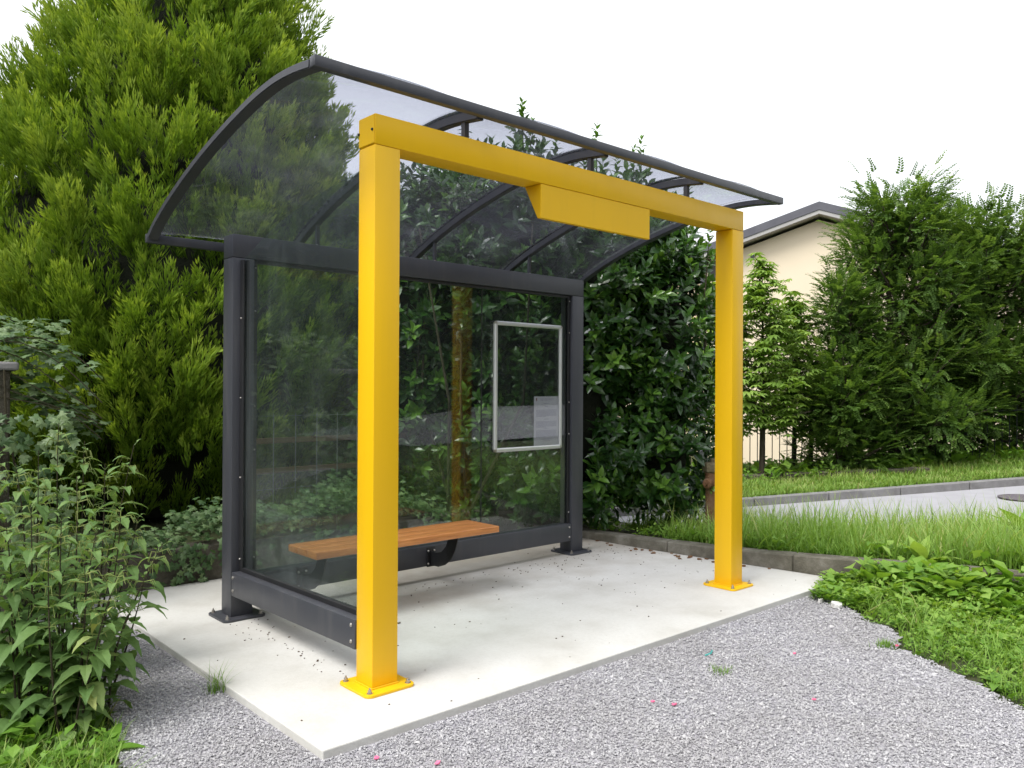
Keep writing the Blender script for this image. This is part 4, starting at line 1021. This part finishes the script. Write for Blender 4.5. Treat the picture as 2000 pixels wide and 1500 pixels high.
# ------------------------------------------------------------------ nettles
def nettle_leaf(droop):
    V = []; n_ = 7; F = []
    for k in range(n_ + 1):
        t = k / n_; w = .225 * (math.sin(math.pi * t ** .6) ** .9) * (1 - .12 * (k % 2)) if 0 < k < n_ else .012
        ang = -droop * t; y = -droop * .42 * t * t; z = t * (1 - .18 * droop * t)
        V += [(-w, y + w * .35, z - .02 * (k % 2)), (0, y, z), (w, y + w * .35, z - .02 * (k % 2))]
    for k in range(n_):
        a, b_ = 3 * k, 3 * k + 3; F += [(a, a + 1, b_ + 1), (a, b_ + 1, b_), (a + 1, a + 2, b_ + 2), (a + 1, b_ + 2, b_ + 1)]
    return np.array(V), np.array(F)
NL = [nettle_leaf(d) for d in (.7, 1.1, 1.5)]
def nettle(base, tip, seed, label, llen=.105, yellow=0., group='nettles growing on the left', flowers=True):
    rng = np.random.default_rng(seed); base = np.array(base, float); tip = np.array(tip, float); t = thing('nettle_plant', label, 'plant', tuple(base), group)
    ln = np.linalg.norm(tip - base); n_ = 10; mid = (base + tip) / 2 + np.array([0, 0, .08 * ln]) + rng.normal(0, .03, 3)
    cv = lambda f: base * (1 - f) ** 2 + 2 * mid * f * (1 - f) + tip * f * f
    b = MB(); b.tube([tuple(cv(k / n_)) for k in range(n_ + 1)], [.0055 - .004 * k / n_ for k in range(n_ + 1)], 5); b.build('stem', TWIG, t)
    S = Soup(); f = .12; k = 0; a0_ = rng.random() * 3; fl = MB(); 
    while f < 1.0:
        c = cv(f); s = llen * (1.05 - .62 * f ** 2.2) * rng.uniform(.85, 1.15)
        if f > .93: s *= .5
        for h in (0, math.pi):
            if rng.random() < .06: continue
            a = a0_ + k * math.pi / 2 + h + rng.normal(0, .2); el = rng.uniform(-.15, .45) + (.5 if f > .9 else 0)
            d = np.array([math.cos(a) * math.cos(el), math.sin(a) * math.cos(el), math.sin(el)]); pet = c + d * .022
            Rm = rot_to(d, (0, 0, 1.)); v, ff = NL[rng.integers(0, 3)]
            q = (Rm @ (v * s).T).T + pet; ti = .22 + .25 * rng.random() + .22 * f + yellow * rng.random()
            T = np.full(len(q), ti); S.add(q, ff, np.clip(T, 0, 1)); sv, sf = stemstrip(c, pet, .0015); S.add(sv, sf, np.full(len(sv), .7))
            if flowers and f > .5 and f < .95:
                for g in range(3):
                    e = a + rng.normal(0, .6); L_ = rng.uniform(.02, .05); p1 = c + np.array([math.cos(e), math.sin(e), .25]) * L_; p2 = p1 + np.array([math.cos(e) * .4, math.sin(e) * .4, -.8]) * L_
                    for u0, u1 in ((c, p1), (p1, p2)): sv, sf = stemstrip(u0, u1, .0018); S.add(sv, sf, np.full(len(sv), .93))
        f += rng.uniform(.055, .085) / ln * (1.0 if f < .8 else .6); k += 1
    S.build('foliage', NET, t)
rng = np.random.default_rng(51)
spec = [((115, 825, 3.85), 'tallest nettle, its tip in front of the ivy'), ((262, 868, 3.7), 'tall nettle leaning right with narrow drooping leaves in front of the conifer'), ((318, 1062, 3.35), 'dark stemmed nettle leaning farthest right over the slab edge'),
        ((30, 905, 3.5), None), ((75, 880, 3.7), None), ((165, 862, 3.9), None), ((205, 905, 3.7), None), ((150, 930, 3.3), None), ((235, 985, 3.4), None), ((60, 985, 3.0), None), ((10, 1010, 3.1), None), ((120, 1010, 3.05), None),
        ((190, 1030, 3.15), None), ((270, 1010, 3.7), None), ((95, 1075, 2.85), None), ((165, 1105, 2.9), None), ((235, 1110, 3.05), None), ((20, 1105, 2.8), None), ((-40, 960, 3.4), None), ((60, 1160, 2.75), None), ((130, 1190, 2.8), None), ((205, 1200, 2.95), None),
        ((-30, 1080, 3.0), None), ((250, 1200, 3.2), None), ((15, 1215, 2.7), None), ((0, 880, 3.9), None), ((90, 940, 3.95), None), ((185, 970, 3.95), None), ((285, 1120, 3.35), None), ((-70, 1150, 2.8), None), ((175, 1265, 2.85), None), ((110, 1290, 2.75), None),
        ((-20, 930, 3.6), None), ((140, 1060, 3.3), None), ((45, 1060, 3.3), None), ((215, 1060, 3.5), None)]
for i, ((qx, qy, D), lab) in enumerate(spec):
    D = max(D, 3.08 + .02 * (i % 7))
    tip = at(qx, qy, D); base = at(qx * .62 + 35 + rng.uniform(-25, 25), 1000, D + rng.uniform(-.05, .2)); base[2] = -.045
    if i == 2: base = at(175, 1380, 3.25); base[2] = -.045
    nettle(base, tip, 100 + i, lab or 'bushy green nettle among the others at the left of the slab', rng.uniform(.125, .165), yellow=.5 if i in (21, 30) else .0, group='nettles growing on the left' if lab is None else None, flowers=qy < 1120)

# ------------------------------------------------------------------ grass and weeds
def blade_template():
    V = []; F = []
    for k in range(4):
        t = k / 3; w = .5 * (1 - t ** 1.6); V += [(-w, t * t, t), (w, t * t, t)] if k < 3 else [(0, 1, 1)]
    F = [(0, 1, 3), (0, 3, 2), (2, 3, 5), (2, 5, 4), (4, 5, 6)]
    return np.array(V, float), np.array(F), np.array([0, 0, .1, .1, .22, .22, .35])
bv, bf, bt = blade_template()
def blades(x, y, z, hgt, wid, lean, tint, rng):
    n = len(x); a = rng.random(n) * 6.283
    Rm = np.zeros((n, 3, 3)); Rm[:, 0, 0] = np.cos(a); Rm[:, 1, 0] = np.sin(a); Rm[:, 0, 1] = -np.sin(a); Rm[:, 1, 1] = np.cos(a); Rm[:, 2, 2] = 1
    return instance(bv, bf, Rm, np.stack([x, y, z], 1), np.stack([wid, lean * hgt, hgt * np.sqrt(np.clip(1 - lean * lean * .5, .2, 1))], 1), bt, tint)
def grass(name, label, x, y, z, h0, h1, wid, rng, tint0=.1, mat=GRS):
    n = len(x); cl = np.clip(.5 + .35 * np.sin(x * 3.1 + y * 1.7) * np.sin(y * 2.3 - x * 1.1) + .3 * np.sin(x * 11 + 2 * np.sin(y * 7)) * np.sin(y * 13 + 1), 0, 1)
    hg = (h0 + (h1 - h0) * rng.random(n) ** 1.5) * (.45 + .85 * cl)
    V, F, T = blades(x, y, z, hg, wid * rng.lognormal(0, .45, n), rng.uniform(.15, 1.15, n), np.where(rng.random(n) < .03, .97, np.clip(tint0 + .35 * cl + .4 * rng.random(n), 0, .62)), rng)
    return tag(npmesh(name, V, F, mat, tint=T), label, 'grass', kind='stuff')
rng = np.random.default_rng(61)
# verge between kerb and side road
n = 80000; y = rng.uniform(-4, 3.2, n); x = kx(y) + .13 + rng.random(n) ** 1.1 * 4.3; L, D = toLD(x, y); ok = (D < 7.95) & (D > 3) & (L > -.5) & (L < 6.6)
sh = ((x - 3.5) ** 2 / .5 + (y - 2.2) ** 2 / 1.1 < 1); ok &= ~sh; x, y = x[ok], y[ok]
grass('verge_grass', 'long seeding grass on the verge behind the concrete kerb', x, y, gz(x, y), .10, .46, .0075, rng, .30)
# a few very tall stalks with bent tips
n = 420; y = rng.uniform(-2.6, 1.3, n); x = kx(y) + rng.uniform(.6, 2.9, n); L, D = toLD(x, y); ok = (D < 7.7) & (L > 2.2); x, y = x[ok], y[ok]
V, F, T = blades(x, y, gz(x, y), rng.uniform(.28, .56, len(x)), rng.uniform(.006, .013, len(x)), rng.uniform(.2, .8, len(x)), rng.uniform(.2, .7, len(x)), rng)
tag(npmesh('tall_grass', V, F, GRS, tint=T), 'tall bending grass stalks rising in front of the pale side road', 'grass', kind='stuff')
# far verge
n = 60000; L = rng.uniform(2, 12, n); D = np.array([farD(q) for q in L]) + .14 + rng.random(n) * 3.0; x, y = CAM[0] + .7425 * L + .6698 * D, CAM[1] - .6698 * L + .7425 * D
grass('bank_grass', 'short bright grass bank above the far kerb of the side road', x, y, farverge_z(x, y), .05, .15, .012, rng, .55)
n = 9000; L = rng.uniform(1.5, 6.5, n); D = rng.uniform(12, 19, n); x, y = CAM[0] + .7425 * L + .6698 * D, CAM[1] - .6698 * L + .7425 * D
grass('lawn_grass', 'lawn behind the iron railing', x, y, np.maximum(gz(x, y), zfar(x, y)), .05, .14, .03, rng, .4)
# foreground left grass
n = 15000; x = rng.uniform(-2.2, -.75, n); y = rng.uniform(-1.6, 1.1, n); ok = (x < -.95 - .28 * (y < 0) * (-y) + .05 * rng.normal(size=n)) & ~inpoly(x, y, gp); x, y = x[ok], y[ok]
grass('left_grass', 'rough grass at the foot of the nettles', x, y, np.full(len(x), -.048), .04, .17, .006, rng, .1)

def herb(rng, n=9, leafl=.3):
    lv_, lf_ = leaf_template(2, .36, .15, .25); poses = []
    for k in range(n):
        a = k * 2.4 + rng.uniform(-.4, .4); f = k / n; el = .05 + .9 * rng.random(); d = (math.cos(a) * math.cos(el), math.sin(a) * math.cos(el), math.sin(el))
        r = .25 * rng.random(); poses.append((rot_to(d, (0, 0, 1)), (math.cos(a) * r, math.sin(a) * r, .15 + .75 * f * rng.random()), leafl * rng.uniform(.7, 1.3), rng.uniform(-.15, .15) + .3 * f))
    return compose(lv_, lf_, poses)
HB_ = [herb(rng, 14, .32), herb(rng, 18, .22), herb(rng, 9, .50)]
def herbs(name, label, x, y, z, s0, s1, rng, tint=.2):
    S = Soup(); n = len(x); idx = rng.integers(0, 3, n)
    for m in range(3):
        s = idx == m; k = s.sum(); d = np.zeros((k, 3)); d[:, 2] = 1; d += rng.normal(0, .18, (k, 3))
        sz = rng.uniform(s0, s1, k); V, F, T = instance(HB_[m][0], HB_[m][1], frames(d, rng), np.stack([x[s], y[s], z[s]], 1), sz, HB_[m][2] * .6, tint + .4 * rng.random(k)); S.add(V, F, T)
    o = S.build(name, WEED); return tag(o, label, 'weeds', kind='stuff')
n = 22000; x = rng.uniform(1.9, 4.6, n); y = rng.uniform(-3.2, -.12, n)
ok = ~inpoly(x, y, gp) & (x < kx(y) - .0); 
ins = np.zeros(n)
for q in (.10, .22, .36): ins += ~inpoly(x - q, y + q * .3, gp)
ok &= rng.random(n) < .22 + .26 * ins
ok &= (np.sin(x * 9 + 1.5 * np.sin(y * 6)) * np.sin(y * 10 + x * 3) + rng.normal(0, .5, n)) > -.75
xa_, ya_ = x[ok], y[ok]
dk = kx(ya_) - xa_; hh = .03 + .03 * np.clip((xa_ - 2.5), 0, 1) + .09 * np.exp(-(np.clip(dk, 0, 9) / .35) ** 2) * (ya_ < -.45)
S = Soup(); n = len(xa_); idx = rng.integers(0, 3, n)
for m in range(3):
    s = idx == m; k = s.sum(); d = np.zeros((k, 3)); d[:, 2] = 1; d += rng.normal(0, .2, (k, 3))
    V, F, T = instance(HB_[m][0], HB_[m][1], frames(d, rng), np.stack([xa_[s], ya_[s], np.full(k, -.045)], 1), hh[s] * rng.lognormal(0, .4, k), HB_[m][2] * .6, .3 + .5 * rng.random(k)); S.add(V, F, T)
tag(S.build('weeds', WEED), 'low green weeds and clover spreading over the gravel in front of the kerb', 'weeds', kind='stuff')
# stragglers on slab corner, left foot, verge
n = 420; y = rng.uniform(-2.5, 2.4, n); x = kx(y) + .16 + rng.random(n) ** 1.5 * 1.6; L, D = toLD(x, y); ok = (D < 7.6); x, y = x[ok], y[ok]
herbs('verge_weeds', 'broadleaf weeds scattered in the verge grass', x, y, gz(x, y), .08, .17, rng, .3)
n = 700; x = rng.uniform(-2., -.78, n); y = rng.uniform(-1.2, 1.9, n); ok = ~inpoly(x + .05, y, gp); x, y = x[ok], y[ok]
herbs('left_weeds', 'small weeds under the nettles', x, y, np.full(len(x), -.05), .06, .16, rng, .1)
n = 500; L = rng.uniform(2.6, 9.5, n); D = np.array([farD(q) for q in L]) + 1.2 + rng.random(n) * 1.8; x, y = CAM[0] + .7425 * L + .6698 * D, CAM[1] - .6698 * L + .7425 * D
herbs('bank_weeds', 'weeds along the foot of the hornbeams', x, y, farverge_z(x, y), .12, .3, rng, .2)
# mound of weeds creeping onto the slab corner
n = 150; x = rng.uniform(3.0, 3.5, n); y = -.34 - rng.random(n) * .35 + (x - 3.3) * .3; herbs('corner_weeds', 'weeds creeping over the right hand corner of the slab', x, y, np.full(n, -.03), .06, .13, rng, .35)
# single tufts on the gravel
def tuft(label, c, n, h, rng, name='grass_tuft', flat=False):
    t = np.array(c); x = t[0] + rng.normal(0, .022, n) * (1.3 if flat else 1); y = t[1] + rng.normal(0, .022, n) * (1.2 if flat else 1)
    V, F, T = blades(x, y, np.full(n, -.034), rng.uniform(.3, 1, n) * h, np.full(n, .0035), rng.uniform(.3, 1, n), .1 + .5 * rng.random(n), rng)
    o = npmesh(name, V, F, GRS, org=(t[0], t[1], -.034), tint=T); tag(o, label, 'grass tuft')
tuft('wispy grass tuft growing at the left edge of the slab', (-.46, .53), 60, .17, rng)
tuft('flat grass tuft alone in the middle of the gravel', (1.43, -.80), 90, .045, rng, flat=True)
tuft('sparse grass tuft on the gravel near the weeds', (2.42, -1.15), 170, .05, rng, flat=True)
# big dock leaves
def dock(label, c, n, s, seed, el0=.3, tint=.6):
    rng = np.random.default_rng(seed); lv_, lf_ = leaf_template(5, .20, .25, .45); poses = []
    for k in range(n):
        a = k * 2.4; el = el0 + rng.uniform(0, .7); poses.append((rot_to((math.cos(a) * math.cos(el), math.sin(a) * math.cos(el), math.sin(el)), (0, 0, 1)), (0, 0, 0), s * rng.uniform(.6, 1.1), tint + rng.uniform(-.2, .3)))
    V, F, T = compose(lv_, lf_, poses); o = npmesh('dock_plant', V + np.array(c), F, WEED, org=c, tint=np.clip(T, 0, 1)); tag(o, label, 'plant')
dock('bright leafy dock clump in the verge at the right edge', (5.55, -.95, .07), 16, .42, 71, .6, .6)
dock('broad leaved dock spreading over the gravel at the bottom left', (-1.0, .23, -.04), 8, .14, 72, .1, .35)
dock('small lobed weed rosette on the gravel at the lower right', (2.25, -1.72, -.033), 9, .11, 73, .1, .65)
dock('pale upright dock leaves beside the kerb', (3.9, -.75, .12), 6, .25, 74, .7, .8)

# ------------------------------------------------------------------ hydrant
hb = at(1393, 1035, 7.0); hz = .03
hy = thing('fire_hydrant', 'rusty old fire hydrant half hidden behind the far yellow post', 'hydrant', (hb[0], hb[1], hz))
b = MB(); b.lathe([(.10, 0), (.10, .03), (.072, .04), (.066, .30), (.070, .50), (.074, .56)], (hb[0], hb[1], hz), 20); bd_ = b.build('barrel', RUST, hy, smooth=True)
b = MB(); b.lathe([(.078, .56), (.092, .575), (.095, .60), (.095, .635), (.085, .645), (.03, .652), (.03, .675), (.026, .68)], (hb[0], hb[1], hz), 8); b.build('cap', OLIVE, hy)
for s_, ax in ((-1, 'x'), (1, 'x'), (-1, 'y')):
    b = MB(); b.lathe([(.045, s_ * .05), (.045, s_ * .095), (.036, s_ * .105), (.015, s_ * .107), (.015, s_ * .125)], (hb[0], hb[1], hz + .47), 14, ax); b.build('outlet', RUST, hy, smooth=True)

# small white flowers beside the hydrant
rng = np.random.default_rng(81)
for k, (qx, qy) in enumerate([(1332, 1018), (1345, 1008), (1362, 1010), (1371, 1018), (1356, 1030), (1320, 1030)]):
    p = at(qx, qy, 6.7); t = thing('white_flower', 'small white wildflower between the laurel and the hydrant', 'flower', (p[0], p[1], .07), 'white wildflowers by the hydrant')
    b = MB(); b.tube([(p[0] + .02, p[1], .05), (p[0], p[1], p[2])], .0025, 4); b.build('stem', TWIG, t)
    b = MB()
    for j in range(5):
        a = j * 1.256; b.prism([(0, 0), (.008 * math.cos(a - .5), .008 * math.sin(a - .5)), (.016 * math.cos(a), .016 * math.sin(a)), (.008 * math.cos(a + .5), .008 * math.sin(a + .5))], 1, -.001, .001)
    for v in b.bm.verts: v.co += Vector(p)
    b.build('blossom', WHITEF, t)
# ------------------------------------------------------------------ petals, scraps, litter
def flake(mb, c, r, rng, thick=.0012, n=7):
    bm = bmesh.new(); a0_ = rng.uniform(0, 6); pts = [(c[0] + r * rng.uniform(.6, 1.1) * math.cos(a0_ + k * 6.283 / n), c[1] + .75 * r * rng.uniform(.6, 1.1) * math.sin(a0_ + k * 6.283 / n)) for k in range(n)]
    A = [bm.verts.new((x, y, c[2])) for x, y in pts]; B = [bm.verts.new((x, y, c[2] + thick + rng.uniform(0, r * .4))) for x, y in pts]
    bm.faces.new(A[::-1]); bm.faces.new(B)
    for k in range(n): bm.faces.new((A[k], A[(k + 1) % n], B[(k + 1) % n], B[k]))
    mb.add(bm)
rr = random.Random(5)
for x, y in [(-.29, -.489), (-.148, -.668), (.886, -.819), (.928, -.90), (1.429, -1.266), (2.45, -1.193), (1.93, -.90)]:
    b = MB(); flake(b, (x, y, -.026), .013, rr); tag(b.build('petal', PINK, org=(x, y, -.026)), 'pink flower petal lying on the grey gravel', 'petal', 'pink petals on the gravel')
b = MB(); b.tube([(1.56, -.62, -.024), (1.60, -.625, -.022), (1.65, -.60, -.024)], .004, 5); tag(b.build('plastic_scrap', PLAST, org=(1.6, -.62, -.024)), 'tiny turquoise plastic strip on the gravel', 'scrap')
for (x, y, r) in ((2.98, -.50, .022), (2.95, -.62, .045)):
    b = MB(); flake(b, (x, y, -.028), r, rr, .015); tag(b.build('pale_rock', PALESTONE, org=(x, y, -.028)), 'small pale rock at the front edge of the slab near the weeds' if r < .03 else 'larger flat pale rock in the gravel before the weeds', 'rock')
b = MB(); rr = random.Random(8)
for k in range(340):
    q = rr.random()
    if q < .34: x, y = rr.uniform(.1, 3.3), 1.42 - abs(rr.gauss(0, .14))
    elif q < .58: x, y = rr.uniform(2.1, 3.33), rr.uniform(.3, 2.3)
    elif q < .74: x, y = .02 - rr.gauss(0, .05), rr.uniform(.1, 1.5)
    else: x, y = rr.uniform(-.4, 3.3), rr.uniform(-.33, 1.4)
    if not (SLAB[0] + .02 < x < SLAB[1] - .02 and SLAB[2] + .02 < y < SLAB[3] - .05): continue
    if any(abs(x - cx) < .14 and abs(y - cy) < .14 for cx in (.065, 2.82) for cy in (.065, 1.52)): continue
    flake(b, (x, y, .001), rr.choice([.003, .004, .005, .007]), rr, .001, 5)
tag(b.build('litter', DRY), 'dark crumbs, seeds and dry leaf bits scattered on the slab', 'litter', kind='stuff')
b = MB(); flake(b, (.66, .78, .001), .022, rr, .003, 5); tag(b.build('gravel_chip', KERB, org=(.66, .78, .001)), 'flat brown chip lying on the slab before the bench', 'chip')
b = MB()
for k in range(26):
    y = rr.uniform(.1, 1.8); x = float(kx(y)) - rr.uniform(.02, .16); flake(b, (x, y, .001), rr.uniform(.012, .028), rr, .002, 6)
tag(b.build('dead_leaves', RUST), 'reddish brown dead leaves gathered along the kerb on the slab', 'leaves', kind='stuff')

# ------------------------------------------------------------------ far side of the main road (mirrored in the glass)
rng = np.random.default_rng(91); n = 12000
x = rng.uniform(-9, 44, n); z = rng.uniform(0, 11.5, n) ; y = -21 - rng.random(n) * 1.6 + .5 * np.sin(x * 1.1)
lv2, lf2 = leaf_template(2, .35, .2, .2)
V, F, T = instance(lv2, lf2, frames(rng.normal(size=(n, 3)), rng), np.stack([x, y, z], 1), rng.uniform(.25, .5, n), None, rng.random(n))
tag(npmesh('far_hedge', V, F, FARH, tint=T), 'dark hedge along the far side of the main road, seen mirrored in the glass', 'hedge', kind='stuff')
b = MB(); b.box(-10, 45, -24, -22, -.2, 11, .3, 2); tag(b.build('far_hedge_backing', INNER), kind='structure')  # dark backing added behind the hedge leaves, tall to hold back sky light
p = (5.9, -20.2); b = MB(); b.box(p[0] - .25, p[0] + .25, p[1] - .25, p[1] + .25, -.1, 1.7, .02); b.box(p[0] - .3, p[0] + .3, p[1] - .3, p[1] + .3, 1.702, 1.78, .01)
tag(b.build('gate_pillar', KERB, org=(p[0], p[1], 0)), 'grey gate pillar across the main road, mirrored in the rear glass', 'pillar')

# trees beyond the left edge of the photo (unseen, added to darken the side pane's reflection)
rng = np.random.default_rng(95); n = 7000
u = rng.random(n) * 12 - 3; x = -3.2 - u * .55 + rng.normal(0, .35, n); y = 9.5 - u * .75 + rng.normal(0, .35, n); z = rng.random(n) * 5.5; n = len(x)
V, F, T = instance(lv2, lf2, frames(rng.normal(size=(n, 3)), rng), np.stack([x, y, z], 1), rng.uniform(.25, .5, n), None, rng.random(n))
tag(npmesh('added_hedge', V, F, FARH, tint=T), 'dark hedge beyond the left edge of the photo, added to darken the side pane reflection', 'hedge', kind='stuff')

t_ = bmesh.new(); vs = [t_.verts.new((x, y, z)) for z in (-.2, 5.2) for x, y in ((-2.3, 12.3), (-9.0, 2.9), (-9.8, 3.5), (-3.1, 12.9))]
for f in ((3, 2, 1, 0), (4, 5, 6, 7), (0, 1, 5, 4), (1, 2, 6, 5), (2, 3, 7, 6), (3, 0, 4, 7)): t_.faces.new([vs[i] for i in f])
b = MB(); b.add(t_); tag(b.build('added_hedge_backing', INNER), kind='structure')  # unseen dark box added so no sky shows through the hedge in reflections

rng = np.random.default_rng(97); n = 9000; x = rng.uniform(2.1, 4.6, n); y = rng.uniform(-3.2, -.4, n); ok = ~inpoly(x - .05, y, gp) & (x < kx(y)); x, y = x[ok], y[ok]
grass('weed_grass', 'grass blades mixed into the weeds in front of the kerb', x, y, np.full(len(x), -.045), .05, .19, .005, rng, .25)
n = 300; y = rng.uniform(-2.1, -.45, n); x = kx(y) - rng.uniform(.0, .3, n)
herbs('kerb_weeds', 'taller leafy weeds leaning against the kerb', x, y, np.full(n, -.04), .08, .16, rng, .35)
